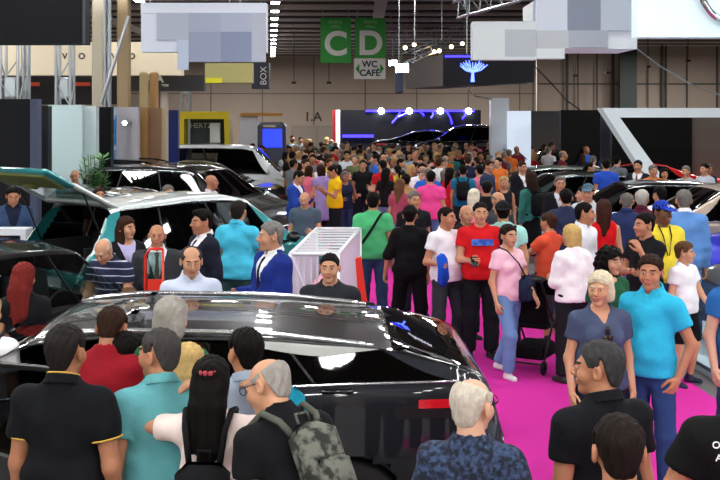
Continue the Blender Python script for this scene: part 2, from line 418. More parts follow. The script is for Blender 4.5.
def hairsdf(q, st, sp):
    """hair in the head frame"""
    sk = sm(el(q, (0, .016, .034), (.078, .096, .086)), el(q, (0, .03, -.03), (.066, .072, .07)), .03)
    t = {'short': .010, 'crop': .004, 'fringe': .006, 'balding': .008, 'thick': .020, 'quiff': .012}.get(st, .014)
    y = q[:, 1]; z = q[:, 2]; x = q[:, 0]
    t = t*np.clip(.45+(z+.02)*9, .4, 1.25); rough = .0022*(np.sin(x*190+z*60)+np.sin(y*170-x*80))
    zl = np.interp(y, [-.12, -.075, -.05, -.03, .03, .045, .065, .12], [.092, .074, .052, .016, .014, -.035, -.066, -.078])
    zl = zl+np.clip(np.abs(x)-.04, 0, .05)*np.where(y > .02, 1.3, 0)
    d = smx(sk-t-rough, (zl-z).astype(np.float32), .006)
    if st in ('fringe', 'balding'):
        zt = np.interp(y, [-.1, -.02, .05, .1], ([.02, .045, .07, .10] if st == 'fringe' else [.05, .066, .105, .14]))
        d = smx(d, (z-zt).astype(np.float32), .01)
    if st == 'quiff': d = sm(d, el(q, (0, -.05, .105), (.05, .045, .025)), .03)
    if st == 'thick': d = sm(d, el(q, (0, .0, .095), (.072, .085, .045)), .03)
    if st in ('long', 'bob', 'vlong', 'curly', 'halfbun', 'shortbob'):
        L = {'long': .26, 'bob': .10, 'vlong': .40, 'curly': .20, 'halfbun': .40, 'shortbob': .055}[st]
        wd = .02 if st == 'curly' else 0
        s2 = el(q, (0, .016, .034), (.092+wd, .106+wd, .098+wd*.6))
        s2 = sm(s2, bx(q, (0, .045, -.03-L*.3), (.088+wd, .055+wd*.5, .04+L*.35), .045), .05)
        if L > .15: s2 = sm(s2, rc(q, (0, .075, -.05), (0, .13, -L-.03), .075, .03), .05)
        if L > .3: s2 = sm(s2, bx(q, (0, .115, -.20), (.085, .028, .13), .026), .05)
        g = .006*np.sin(x*85)*np.clip((.05-z)*6, 0, 1)
        if st == 'curly': g = .011*(np.sin(x*75+z*30)*np.sin(z*70)+np.sin(y*80+z*25)*.7)
        s2 = s2-g.astype(np.float32)
        face = np.maximum(np.maximum(y-(-.030), z-(.062-np.abs(x)*.35)), np.abs(x)-.125)
        s2 = smx(s2, -face.astype(np.float32), .012)
        d = np.minimum(d, s2)
    if st in ('bun', 'halfbun'):
        c = (0, .085, .085) if st == 'halfbun' else (0, .112, .055)
        d = sm(d, el(q, c, (.042, .040, .036))-.003*np.sin(x*160+z*120), .012)
    if st == 'pony':
        d = sm(d, rc(q, (0, .105, .05), (0, .145, -.02), .022, .03), .015); d = sm(d, rc(q, (0, .145, -.02), (0, .13, -.22), .032, .014), .02)
    return d

def person_meshes(sp, lod):
    """numpy meshes of a figure: body, hair, top, bottom, shoes, ... in the figure's own frame (1.75 m build)"""
    K = skeleton(sp); fem = sp.get('fem', 0); W = sp.get('w', 1.0); out = {}
    hb, hh, hg, hn = [(.012, .0046, .0105, .0050), (.016, .0075, .015, .0075), (.024, .011, .023, .012), (.034, .016, .032, .020)][lod]
    lift = np.array([0, 0, -K['drop']])
    f = K['f']; ph = sp.get('ph', 0.0)
    allp = [K['Hc']]+[p for i in (0, 1) for p in K['arm%d' % i][:3]]+[p for i in (0, 1) for p in K['leg%d' % i]]+[K['hip'], f((0, 0, 1.3))]
    lo = np.min(allp, 0)-.2; hi = np.max(allp, 0)+.2; Hc = K['Hc']; Rh = K['Rh']
    neckA = Hc+Rh@np.array([0, .022, -.05]); neckB = f((0, .022, 1.44))
    nr = .050 if fem else .057
    def fbody(P):
        d, _ = torso(P, K, sp)
        d = sm(d, rc(P, neckA, neckB, nr, nr+.003), .02)
        for i in (0, 1):
            d = sm(d, arm(P, K, i, W=W, fem=fem), .03); d = sm(d, leg(P, K, i, W=W), .03)
        return d
    bottom = sp.get('bottom', ('trousers', '20242c'))
    v, q = polyg(fbody, lo, hi, hb)
    parts = [(v, q, 0)]
    def fhead(P):
        qq = ((P-Hc)@Rh).astype(np.float32)
        return sm(headsdf(qq), rc(P, neckA, neckB, nr, nr+.003), .02)
    v, q = polyg(fhead, np.minimum(Hc-.16, neckB-.02), np.maximum(Hc+.16, neckB), hh)
    c = v[q].mean(1); qc = (c-Hc)@Rh; x, y, z = qc.T; mi = np.zeros(len(q), int)
    ax = np.abs(x)
    if lod <= 2:
        eye = (((ax-.031)/.0125)**2+((z-.007)/.0048)**2 < 1) & (y < -.080)
        iris = (((ax-.031)/.0062)**2+((z-.007)/.0046)**2 < 1) & (y < -.080)
        lip = (ax < .023) & (np.abs(z+.060) < .011) & (y < -.090)
        brow = (ax > .013) & (ax < .047) & (np.abs(z-.030+(ax-.03)**2*8) < .0045) & (y < -.06)
        mi[lip] = 3; mi[brow] = 4; mi[eye] = 1; mi[iris] = 2
        if sp.get('beard'):
            bd = (z < -.028-np.clip(.02-ax, 0, .02)*.4) & (y < .012) & (y > -.16) & (z > -.135) & ~lip & ~((ax < .012) & (z > -.044))
            mi[bd] = 4
    parts.append((v, q, mi))
    if lod <= 2:
        for i in (0, 1):
            wv = K['arm%d' % i][2]; cc = wv+K['arm%d' % i][3]*.09
            k = .88 if fem else 1.0
            v, q = polyg(lambda P: hand(P, K, i, sp.get('curl', .55), k), np.minimum(cc-.12, wv-.03), np.maximum(cc+.12, wv+.03), hn)
            parts.append((v, q, 0))
    else:
        for i in (0, 1):
            s_, e_, wv, Fo = K['arm%d' % i]
            v, q = polyg(lambda P: rc(P, wv, wv+Fo*.13, .028, .03), wv-.16, wv+.16, .025); parts.append((v, q, 0))
    V, Q, M = merge(parts); out['body'] = (V+lift, Q, M)
    st = sp.get('hair', ('short', 'dark'))[0]
    if st != 'bald':
        def fh(P): return hairsdf(((P-Hc)@Rh).astype(np.float32), st, sp)
        dn = .48 if st in ('vlong', 'halfbun', 'long') else .25
        v, q = polyg(fh, Hc-np.array([.22, .22, dn]), Hc+.24, hh if lod else .0055)
        out['hair'] = (v+lift, q, None)
    # clothes
    top = sp.get('top', ('tee', '222222')); kind = top[0]
    spec = {'tee': (.5, .016, .022, .89), 'polo': (.55, .016, .02, .90), 'shirt': (1.92, .015, .018, .90), 'jacket': (1.95, .026, .028, .86),
            'vest': (.02, .014, .02, .90), 'long': (1.9, .016, .015, .90), 'dress': (.35, .016, .02, .55), 'half': (1.15, .016, .02, .9)}[kind]
    slv, inf, loose, hem = spec; hem = sp.get('hem', hem)
    def fshirt(P, slv=slv, inf=inf, loose=loose, hem=hem, jk=False):
        d, q = torso(P, K, sp, inf, loose)
        if hem < .93 and not fem:
            d = sm(d, bx(q, (0, -.005-.02*sp.get('belly', 0), .98), (.165*W+inf, .118*W+inf, .16), .10), .05)
        if hem < .8: d = sm(d, rc(q, (0, 0, .95), (0, 0, .5), .15, .22), .05)
        for i in (0, 1):
            if slv > .1: d = sm(d, arm(P, K, i, inf+(.010 if slv <= 1.2 else .006), slv, W, fem), .035)
        d = d-folds(P, ph, (.0065 if lod < 2 else .0035) if lod < 3 else 0).astype(np.float32)
        d = np.maximum(d, (hem-q[:, 2]).astype(np.float32))
        if kind != 'vest' and not fem: d = sm(d, rc(q, (0, .022, 1.40), (0, .020, 1.50), nr+.024, nr+.016), .03)
        elif kind != 'vest': d = sm(d, rc(q, (0, .03, 1.40), (0, .03, 1.47), nr+.024, nr+.018), .03)
        d = np.maximum(d, -rc(q, (0, .002 if not fem else -.022, 1.497 if not fem else 1.488), (0, .03, 1.64), nr+.010+(.014 if fem else 0), nr+.06))
        d = np.maximum(d, q[:, 2]-1.525)
        if kind == 'vest':
            sx = .15*(.5+.5*W); d = np.maximum(d, (np.abs(q[:, 0])-sx).astype(np.float32))
        if sp.get('vneck') or jk:
            dep = 1.12 if jk else 1.37; sl = .30 if jk else .62
            wedge = np.maximum(q[:, 1]+.0, np.abs(q[:, 0])-(q[:, 2]-dep)*sl)
            d = np.maximum(d, -wedge.astype(np.float32))
        return d
    if kind == 'jacket':
        v, q = polyg(lambda P: fshirt(P, jk=True), lo, hi, hg); out['jacket'] = (v+lift, q, None)
        v, q = polyg(lambda P: fshirt(P, slv=.5, inf=.009, loose=.006, hem=.93), lo, hi, hg); out['shirt'] = (v+lift, q, None)
        if sp.get('tie'):
            def ft(P):
                q = ((P-K['hip'])@K['T']+K['hip']).astype(np.float32); d0, _ = torso(P, K, sp, .016, .012)
                t = np.maximum(np.abs(q[:, 0])-np.interp(q[:, 2], [1.0, 1.05, 1.40, 1.43, 1.47], [.0, .035, .016, .026, .02]), q[:, 1])
                return np.maximum(np.maximum(d0, t), np.maximum(q[:, 2]-1.46, 1.0-q[:, 2])).astype(np.float32)
            v, q = polyg(ft, lo, hi, .009); out['tie'] = (v+lift, q, None)
    else:
        v, q = polyg(fshirt, lo, hi, hg); out['shirt'] = (v+lift, q, None)
    if (kind in ('polo', 'shirt', 'jacket') and not sp.get('nocollar')) and lod <= 1:
        def fc(P):
            q = ((P-K['hip'])@K['T']+K['hip']).astype(np.float32); qy = q[:, 1]-.018
            r = np.sqrt(q[:, 0]**2+qy**2); zz = q[:, 2]-(1.492+.36*(qy))
            d = np.maximum(np.abs(r-(nr+.019-zz*.35))-.0065, np.abs(zz)-.026)
            gap = np.maximum(q[:, 1]+.03, np.abs(q[:, 0])-.012-zz*.4)
            return np.maximum(d, -gap).astype(np.float32)
        n0 = f((0, 0, 1.47)); v, q = polyg(fc, n0-.13, n0+.13, .0055 if lod == 0 else .009); out['collar'] = (v+lift, q, None)
    bk = bottom[0]
    if bk != 'none':
        upto = {'trousers': 1.97, 'jeans': 1.97, 'shorts': .92, 'leggings': 1.55, 'skirt': .9}[bk]
        binf = {'leggings': .006, 'jeans': .012, 'shorts': .026}.get(bk, .015); fl = {'leggings': 0, 'shorts': 0, 'jeans': .018}.get(bk, .022)
        def fb(P):
            d, q = torso(P, K, sp, .010, .0)
            for i in (0, 1): d = sm(d, leg(P, K, i, binf, upto, W, fl), .025)
            if bk == 'skirt': d = sm(d, rc(P, (0, 0, .92), (0, 0, .55), .14, .19), .05)
            d = d-folds(P, ph+2, .003 if lod < 3 else 0).astype(np.float32)
            return np.maximum(d, (q[:, 2]-1.02).astype(np.float32))
        v, q = polyg(fb, np.array([lo[0], lo[1], lo[2]]), np.array([hi[0], hi[1], 1.1]), hg); out['trousers'] = (v+lift, q, None)
    # shoes
    ps = []
    for i, sd in enumerate((-1, 1)):
        a = K['leg%d' % i][2]; kn = K['leg%d' % i][1]; back = max(0, unit(kn-a)[1]*-1)
        pt = rotx(0.0 if a[2]-(K['drop']+.08) < .05 else -.5)
        fw = pt@np.array([sd*.2, -1, 0]); fw = unit(fw)
        base = a+np.array([0, 0, -.045])
        def fs(P):
            d = rc(P, base-fw*.035, base+fw*.13+np.array([0, 0, -.008]), .040, .036)
            d = sm(d, rc(P, a+np.array([0, 0, .02]), base, .042, .04), .03)
            return smx(d, ((a[2]-.08)-P[:, 2]+ (P-a)@fw*0).astype(np.float32), .006) if abs(fw[2]) < .1 else d
        v, q = polyg(fs, a-np.array([.2, .26, .16]), a+np.array([.2, .26, .09]), max(hg*.75, .009)); out['shoe%d' % i] = (v+lift, q, None)
    if sp.get('cap'):
        def fcap(P):
            q = ((P-Hc)@Rh).astype(np.float32); d = el(q, (0, .016, .038), (.090, .108, .096)); d = np.maximum(d, (.042+q[:, 1]*-.0)-q[:, 2])
            s_ = -1 if sp['cap'] != 'back' else 1
            br = np.maximum(el(q, (0, s_*.115, .048), (.072, .085, .03)), np.abs(q[:, 2]-(.050-((q[:, 1]*s_)-.08)*.25))-.005)
            return np.minimum(d, br).astype(np.float32)
        v, q = polyg(fcap, Hc-.26, Hc+.26, hh); out['cap'] = (v+lift, q, None)
    return out, K

EYEW = mat('eye_white', 'b9b0a8', .35); IRIS = mat('iris', '2a1c14', .2); LIP = mat('lips', 'b0665c', .45)
PEOPLE = []
def local_pt(sp, K, p):
    """point of the figure's own frame in the world"""
    o = sp['_o']; s = sp['h']/1.75; v = rotz(o.rotation_euler[2])@(np.array(p)+np.array([0, 0, -K['drop']]))*s
    return v+np.array(o.location)
def person(label, px=None, py=None, h=1.72, yaw=0, Y=None, lod=None, group=None, z0=0, name='person', cat='person', **sp):
    sp['h'] = h; K = skeleton(sp); topz = K['top']*h/1.75+z0
    if Y is None: Y = F*(HC-topz)/(py-HY)
    if lod is None: lod = 0 if Y < 9.2 else 1 if Y < 16 else 2
    sp['ph'] = (px*.37) % 6.28
    X = X_at(px, Y)
    out, K = person_meshes(sp, lod)
    # let the head, not the feet, stand on the pixel column
    ya = math.radians(yaw); Rz = rotz(ya); hx = (Rz@K['Hc'])*h/1.75
    o = empty(name, (X-hx[0]*(.9 if abs(sp.get('lean', 0)) > 5 else 0), Y, z0), ya, h/1.75)
    sp['_o'] = o
    tag(o, label, cat, group)
    sk = skinm(sp.get('skin', 'c08a6a')); hc = sp.get('hair', ('short', 'dark'))[1]; hm = hairm(COLS.get(hc, hc))
    for k, (v, q, m) in out.items():
        if len(v) == 0: continue
        if k == 'body': mats = [sk, EYEW, IRIS, LIP, hm]
        elif k == 'hair': mats = hm
        elif k in ('shirt', 'jacket'):
            c = sp.get('top', ('tee', '222222'))[1]
            if k == 'shirt' and 'jacket' in out: c = sp.get('inner', 'e9e9ee')
            mats = c if not isinstance(c, str) else cloth(c)
        elif k == 'collar':
            c = sp.get('collar', sp.get('inner', 'e9e9ee') if 'jacket' in out else sp.get('top')[1]); mats = c if not isinstance(c, str) else cloth(c)
        elif k == 'tie': mats = cloth(sp['tie'])
        elif k == 'trousers':
            c = sp.get('bottom', ('trousers', '20242c'))[1]; mats = c if not isinstance(c, str) else cloth(c)
        elif k[:4] == 'shoe': mats = mat('shoe_'+sp.get('shoes', '1a1a1c'), sp.get('shoes', '1a1a1c'), .5)
        elif k == 'cap': mats = cloth(sp.get('capc', '1d3fa0'))
        bt = sp.get('bottom', ('trousers',))[0]
        nm = {'shoe0': 'shoe', 'shoe1': 'shoe', 'trousers': bt if bt in ('shorts', 'skirt', 'leggings', 'jeans') else 'trousers', 'shirt': {'tee': 'tee_shirt', 'polo': 'polo_shirt', 'dress': 'dress', 'vest': 'sleeveless_top'}.get(sp.get('top', ('tee',))[0], 'shirt')}.get(k, k)
        mesh_obj(nm, v, q, mats, o, midx=m)
    PEOPLE.append((o.location.x, o.location.y))
    return o, sp, K
# ---------------------------------------------------------------- cars (local frame: nose towards +x)
STY = {
 'coupe': dict(L=4.65, W=1.88, H=1.44, top=[(-.5, .46), (-.492, .66), (-.478, .78), (-.46, .825), (-.44, .85), (-.35, .935), (-.2, .98), (-.12, .99), (.03, 1.0), (.12, .975), (.29, .72), (.42, .63), (.48, .52), (.5, .40)],
     belt=[(-.5, .795), (-.3, .785), (.1, .74), (.25, .70), (.5, .60)], gl=(-.435, -.335, .245, .135), ws=(.275, .125), rw=(-.45, -.35)),
 'suv': dict(L=4.5, W=1.86, H=1.65, top=[(-.5, .42), (-.493, .60), (-.475, .66), (-.455, .74), (-.40, .955), (-.36, .975), (-.1, 1.0), (.05, .99), (.13, .95), (.29, .66), (.43, .58), (.485, .47), (.5, .34)],
     belt=[(-.5, .64), (.27, .60), (.5, .5)], gl=(-.42, -.36, .25, .13), ws=(.28, .135), rw=(-.46, -.405)),
 'hatch': dict(L=4.2, W=1.78, H=1.48, top=[(-.5, .42), (-.492, .6), (-.47, .68), (-.44, .76), (-.34, .95), (-.2, .99), (0, 1.0), (.1, .97), (.29, .68), (.43, .58), (.485, .46), (.5, .34)],
     belt=[(-.5, .66), (.27, .62), (.5, .52)], gl=(-.38, -.31, .25, .115), ws=(.28, .115), rw=(-.45, -.35)),
 'van': dict(L=5.0, W=1.95, H=1.95, top=[(-.5, .4), (-.495, .6), (-.485, .94), (-.46, .985), (0, 1.0), (.2, .99), (.27, .95), (.40, .62), (.475, .5), (.495, .42), (.5, .3)],
     belt=[(-.5, .58), (.35, .56), (.5, .45)], gl=(-.45, -.44, .35, .26), ws=(.39, .275), rw=(-.495, -.485)),
 'sedan': dict(L=4.7, W=1.84, H=1.43, top=[(-.5, .42), (-.492, .62), (-.47, .70), (-.36, .73), (-.33, .75), (-.17, .95), (-.05, 1.0), (.03, .99), (.1, .95), (.27, .68), (.42, .6), (.485, .48), (.5, .34)],
     belt=[(-.5, .68), (.25, .63), (.5, .54)], gl=(-.27, -.17, .235, .10), ws=(.26, .105), rw=(-.335, -.175)),
}
def make_car(label, style, loc, yaw, pcol, roofcol=None, metal=.35, group=None, lod=0, glass=None, rails=None, trim=None, tail_open=False, hood_open=False, door_open=False, H=None, L=None, W=None, rearlights='a0101c', glassmat=None):
    st = STY[style]; L = L or st['L']; W = W or st['W']; H = H or st['H']
    xs = np.linspace(-L/2, L/2, 131); t = xs/L
    k = np.hanning(7); k /= k.sum()
    sm1 = lambda a: np.convolve(np.pad(a, 3, 'edge'), k, 'valid')
    zt = sm1(np.interp(t, *zip(*st['top']))*H); zb_ = sm1(np.interp(t, *zip(*st['belt']))*H)
    zb = np.minimum(zb_, zt-.035)
    wf = 1-.10*np.abs(2*t)**4.5; e = np.clip((np.abs(2*t)-.93)/.07, 0, 1); wf = wf*np.sqrt(1-.30*e**2)
    wf -= np.clip(t-.2, 0, 1)*.05
    za = .20*np.ones_like(xs)+.10*e**2
    def sect(i):
        wM = W/2*wf[i]; B, T0 = zb[i], zt[i]; g = max(T0-B, .03)
        P = [(0, za[i]), (wM*.9, za[i]), (wM*.975, za[i]+.10), (wM*.985, .36*H), (wM, .50*H if B > .56*H else B*.85), (wM*.975, B-.03), (wM*.955, B)]
        yb = wM*.955; tm = .36 if g > .25 else .36*g/.25
        y1 = yb-tm*g*.86-(0.02 if g > .1 else yb*.10*(1-g/.1)); z1 = B+g*.86
        side = [(yb+(y1-yb)*u, B+(z1-B)*u) for u in np.linspace(0, 1, 9)]
        A = np.array((y1, z1)); C = np.array((y1-.06 if g > .2 else y1*.8, T0-.028 if g > .2 else B+g*.97)); D = np.array((0, T0))
        topc = []
        for u in np.linspace(0, 1, 11)[1:]:
            if u < .3: v_ = u/.3; p = A*(1-v_)**2+2*(A*.3+C*.7+np.array((.015, .0)))*v_*(1-v_)+C*v_**2
            else:
                v_ = (u-.3)/.7; y = C[0]*(1-v_); p = np.array((y, C[1]+(D[1]-C[1])*(1-(y/max(C[0], 1e-6))**2)))
            topc.append(tuple(p))
        low = []
        for a, b in zip(P[:-1], P[1:]):
            for u in (0, .25, .5, .75): low.append((a[0]+(b[0]-a[0])*u, a[1]+(b[1]-a[1])*u))
        return low+side+topc          # 24 low, 9 side, 10 top
    SEC = np.array([sect(i) for i in range(len(xs))])            # n, 31, 2
    NL = 12
    def S_(x, r):                                                # point on the skin: x, ring coordinate
        fi = np.clip((x+L/2)/L*(len(xs)-1), 0, len(xs)-1.001); i = int(fi); a = fi-i
        r = min(max(r*2 if r < 12 else r+12, 0), 41.999); j = int(r); b = r-j
        s = (SEC[i, j]*(1-b)+SEC[i, j+1]*b)*(1-a)+(SEC[i+1, j]*(1-b)+SEC[i+1, j+1]*b)*a
        return np.array((x, s[0], s[1]))
    def Nn(x, r):
        d = S_(x+.02, r)-S_(x-.02, r); e_ = S_(x, r+.2)-S_(x, r-.2); n = np.cross(d, e_); n = n/(np.linalg.norm(n)+1e-9)
        return n if n[1] >= -1e-6 else -n
    def r_at(x, z):                                              # ring coordinate of height z on the side
        rr = np.linspace(2, 20, 60); zz = [S_(x, r)[2] for r in rr]; return float(np.interp(z, zz, rr))
    root = empty('car', loc, yaw); tag(root, label, 'car', group)
    pm = paint(pcol, metal); rm = paint(roofcol, metal) if roofcol else pm
    gls = glassmat or GLASS_DARK
    rb0, rt0, xf0, xf1 = [v*L for v in st['gl']]
    sidewin = lambda x, r: None
    def in_side(x, r):
        u = (r-12)/8.0
        if not (.06 < u < .95): return False
        return rb0+(rt0-rb0)*u+.02 < x < xf0+(xf1-xf0)*u-.02
    def in_ws(x, r): return st['ws'][1]*L+.01 < x < st['ws'][0]*L-.01 and r > 21.5
    def in_rw(x, r): return st['rw'][0]*L+.01 < x < st['rw'][1]*L-.01 and r > 21.5
    # shell
    n, m = SEC.shape[:2]; V = []; Fc = []; mi = []
    for sd in (1, -1):
        b0 = len(V); V += [(xs[i], sd*SEC[i, j, 0], SEC[i, j, 1]) for i in range(n) for j in range(m)]
        for i in range(n-1):
            xm = (xs[i]+xs[i+1])/2
            for j in range(m-1):
                rm_ = j-11.5 if j >= 24 else (j+.5)/2; jo = j-12 if j >= 24 else j/2
                if lod < 2 and (in_side(xm, rm_) or in_ws(xm, rm_) or in_rw(xm, rm_)): continue
                if tail_open and xm < -.395*L and (jo > 20 or (S_(xm, rm_)[2] > .52*H and SEC[i, j, 0] < W/2*.72)): continue
                if hood_open and xm > .31*L and xm < .47*L and jo > 20: continue
                if door_open and sd == door_open[1] and door_open[0][0] < xm < door_open[0][1] and 3 < jo < 20: continue
                q = (b0+i*m+j, b0+(i+1)*m+j, b0+(i+1)*m+j+1, b0+i*m+j+1)
                Fc.append(q[::-1] if sd == 1 else q)
                mi.append(1 if (jo >= 20 and roofcol and .29*L > xm) else 0)
        for i in (0, n-1):
            if i == 0 and tail_open:
                pass
            idx = [b0+i*m+j for j in range(m)]; cen = len(V); V.append((xs[i]+(.0 if i else -.0), 0, za[i])); 
            for j in range(m-1):
                f_ = (idx[j], idx[j+1], cen); Fc.append(f_ if (sd == 1) == (i == 0) else f_[::-1]); mi.append(0)
    # wheel arches
    wx = (-.295*L, .315*L); R = .335+.02*(H > 1.5)
    o = mesh_obj('body_shell', V, Fc, [pm, rm], root, midx=mi)
    if lod < 2:
        V2 = []
        me = o.data; import bmesh
        bm = bmesh.new(); bm.from_mesh(me)
        bmesh.ops.remove_doubles(bm, verts=bm.verts, dist=1e-4)
        dl = [f for f in bm.faces if any((f.calc_center_median()[0]-x)**2+(f.calc_center_median()[2]-R)**2 < (R+.05)**2 for x in wx) and abs(f.calc_center_median()[1]) > W/2*.62]
        bmesh.ops.delete(bm, geom=dl, context='FACES'); bm.to_mesh(me); bm.free()
        me.polygons.foreach_set('use_smooth', np.ones(len(me.polygons), bool))
    for x in wx:
        for sd in (1, -1):
            a = MB(); a.lathe([(R+.075, -.11), (R+.075, -.01), (R+.035, .012), (R+.035, -.30), (.02, -.30)], (x, sd*(W/2*.945), R), 36, 'y')
            if sd == -1:
                a.v[0][:, 1] = 2*(sd*(W/2*.945))-a.v[0][:, 1]
            keep = a.v[0][:, 2] > .18; a.f = [f for f in a.f if all(keep[i] for i in f)]
            used = sorted({i for f in a.f for i in f}); rem = {u: k_ for k_, u in enumerate(used)}; a.v = [a.v[0][used]]; a.f = [tuple(rem[i] for i in f) for f in a.f]
            a.build('wheel_arch', BLACKP, root, True)
            wy = sd*(W/2*.945-.12)
            t_ = MB(); t_.lathe([(R*.66, -.11), (R*.93, -.115), (R, -.08), (R, .08), (R*.93, .115), (R*.66, .11)], (x, wy, R), 28, 'y'); wh = t_.build('wheel', RUBBER, root, True)
            if lod == 0 or (lod == 1 and sd*math.cos(yaw) < 0):
                r_ = MB(); r_.lathe([(R*.66, -.1), (R*.64, .1), (R*.6, .02*1), (R*.2, .04), (.001, .05)] if False else [(R*.67, .0), (R*.66, sd*.105), (R*.60, sd*.10), (R*.58, 0)], (x, wy, R), 28, 'y')
                for s5 in range(10):
                    a5 = s5*PI/5; r_.box((x+math.cos(a5)*R*.34, wy+sd*.085, R+math.sin(a5)*R*.34), (R*.62, .03, .035), R=roty(-a5))
                r_.lathe([(.001, sd*.10), (.05, sd*.10), (.055, sd*.06)], (x, wy, R), 12, 'y')
                r_.build('rim', mat('rim_metal', '9a9ea3', .25, .9), wh, True)
    # glass
    def patch(name, f, na, nb, m_, off=.004, par=root, mirror=None):
        for sd in ((1, -1) if mirror is None else mirror):
            G = []
            for a in range(na+1):
                row = []
                for b in range(nb+1):
                    x, r = f(a/na, b/nb); p = S_(x, r)+Nn(x, r)*off; row.append((p[0], p[1]*sd, p[2]))
                G.append(row)
            mb = MB().grid(G); mb.build(name, m_, par, True)
    def band(name, f, n_, r0, m_, off=.006, sides=(1, -1), par=root):
        for sd in sides:
            pts = []
            for a in range(n_+1):
                x, r = f(a/n_); p = S_(x, r)+Nn(x, r)*off; pts.append((p[0], p[1]*sd, p[2]))
            MB().tube(pts, r0, 6).build(name, m_, par, True)
    xr = lambda u: rb0+(rt0-rb0)*u; xf = lambda u: xf0+(xf1-xf0)*u
    cuts = [0, .27, .63, 1.0] if style not in ('van',) else [0, .3, .6, 1]
    names = ['quarter_window', 'rear_window', 'front_window']
    for ci in range(3):
        def fw(a, b, ci=ci):
            u = .05+.91*b; x0 = xr(u); x1 = xf(u); ca, cb = cuts[ci]+.008*(ci > 0), cuts[ci+1]-.008*(ci < 2)
            lean = .0
            return (x0+(x1-x0)*(ca+(cb-ca)*a), 12+8*u)
        if door_open and ci == 2: patch(names[ci], fw, 10, 5, gls, mirror=(-door_open[1],)); continue
        patch(names[ci], fw, 10, 5, gls)
        if ci < 2:
            def fp(b, ci=ci):
                u = .03+.94*b; x0, x1 = xr(u), xf(u); return (x0+(x1-x0)*cuts[ci+1], 12+8*u)
            band('pillar', fp, 6, .013, BLACKP, -.004)
    fwd = lambda a, b: (st['ws'][1]*L+(st['ws'][0]-st['ws'][1])*L*a, 21.2+8.8*b)
    patch('windshield', fwd, 8, 12, glass or gls)
    if not tail_open: patch('back_window', lambda a, b: (st['rw'][0]*L+(st['rw'][1]-st['rw'][0])*L*a, 21.2+8.8*b), 6, 12, gls)
    tm = trim or 'b9bec4'; tmm = mat('trim_'+tm, tm, .2, .9)
    band('window_trim', lambda a: (xr(0)+(xf(0)-xr(0))*a, 12.2), 24, .009, tmm)
    band('window_trim', lambda a: (xr(1)-.02+(xf(1)-xr(1))*a, 20.1), 24, .010, tmm if rails is None else BLACKP)
    if style == 'coupe':
        patch('pillar_trim', lambda a, b: ((-.13-.21*a)*L, 20.3-(.15+2.4*math.sin(PI*min(a/.62, 1)*.5)*(1 if a < .62 else (1-a)/.38))*b), 24, 4, mat('satin_trim', '9fa09c', .35, .4), .012)
    if rails:
        for sd in (1, -1):
            pts = []
            for a in np.linspace(0, 1, 20):
                x = (st['gl'][1]+.01)*L+(st['gl'][3]-st['gl'][1]-.02)*L*a; p = S_(x, 23.0); pts.append((x, p[1]*sd, p[2]+.022*math.sin(PI*a)**.35))
            MB().tube(pts, .016, 8).build('roof_rail', mat('rail_'+rails, rails, .2, .8), root, True)
    if lod < 2:
        # seams, handles, lamps, mirrors
        sm_ = mat('panel_gap', '050506', .6)
        for xx, lean in ((xf0-.08, .0), ((xr(.0)+(xf(0)-xr(0))*.63), -.02), ((xr(0)+(xf(0)-xr(0))*.27), -.03)):
            band('door_seam', lambda a, xx=xx, lean=lean: (xx+lean*a*3, 12-9*a), 10, .004, sm_, .0)
        for c in (.56, .20):
            xh = xr(0)+(xf(0)-xr(0))*c
            for sd in (1, -1):
                p = S_(xh+.1, 10.4); MB().box((p[0], (p[1]+.018)*sd, p[2]), (.20, .022, .028), bev=.01).build('door_handle', pm, root, True)
        band('fuel_flap_seam', lambda a: (-.405*L+.09*np.sign(math.cos(2*PI*a))*abs(math.cos(2*PI*a))**.4, 8.6+1.6*np.sign(math.sin(2*PI*a))*abs(math.sin(2*PI*a))**.4), 32, .003, sm_, .0, sides=(1,))
        tl = mat('tail_lamp_'+rearlights, rearlights, .12, emit=.5, coat=1)
        zl_ = lambda x, k: min(float(np.interp(-.43*L, xs, zb))-.115*H, S_(x, 11.9)[2]-.06*H)+k*H
        patch('tail_lamp', lambda a, b: ((-.478+.096*a)*L, r_at((-.478+.096*a)*L, zl_((-.478+.096*a)*L, .012+.036*b))), 8, 3, tl, .008)
        patch('tail_lamp_housing', lambda a, b: ((-.482+.13*a)*L, r_at((-.482+.13*a)*L, zl_((-.482+.13*a)*L, -.03+.095*b*(1-.5*a)))), 8, 4, BLACKP, .004)
        hm_ = mat('head_lamp', 'dfe8f0', .08, .3, coat=1)
        patch('head_lamp', lambda a, b: (.49*L-.10*L*a, 8.6+2.6*b*(1-.6*a)), 8, 3, hm_, .006)
        for sd in (1, -1):
            p = S_(xf0-.02, 12.5); mr = MB(); mr.box((p[0]+.02, sd*(p[1]+.13), p[2]+.06), (.13, .20, .13), bev=.05); mr.tube([(p[0], sd*(p[1]-.02), p[2]-.01), (p[0]+.02, sd*(p[1]+.09), p[2]+.02)], .022, 6)
            mr.build('side_mirror', pm if roofcol is None else BLACKP, root, True)
        # cabin
        c = mat('cabin_trim', '17181b', .7); fl = zb.max()*.45
        mb = MB(); mb.box((-.05*L, 0, fl), (.62*L, W*.86, .05)); mb.build('cabin_floor', c, root)
        seat = mat('seat_leather', '2a2b30', .5)
        for sx, sy in ((.08*L, .36), (.08*L, -.36)):
            s_ = MB(); s_.box((sx, sy, fl+.22), (.5, .5, .16), bev=.05); s_.box((sx-.30, sy, fl+.52), (.14, .48, .56), bev=.06, R=roty(-.2)); s_.box((sx-.37, sy, fl+.88), (.09, .26, .17), bev=.04); s_.build('front_seat', seat, root)
        s_ = MB(); s_.box((-.16*L, 0, fl+.2), (.5, 1.3, .16), bev=.05); s_.box((-.16*L-.30, 0, fl+.48), (.14, 1.3, .5), bev=.06, R=roty(-.25)); s_.build('rear_bench', seat, root)
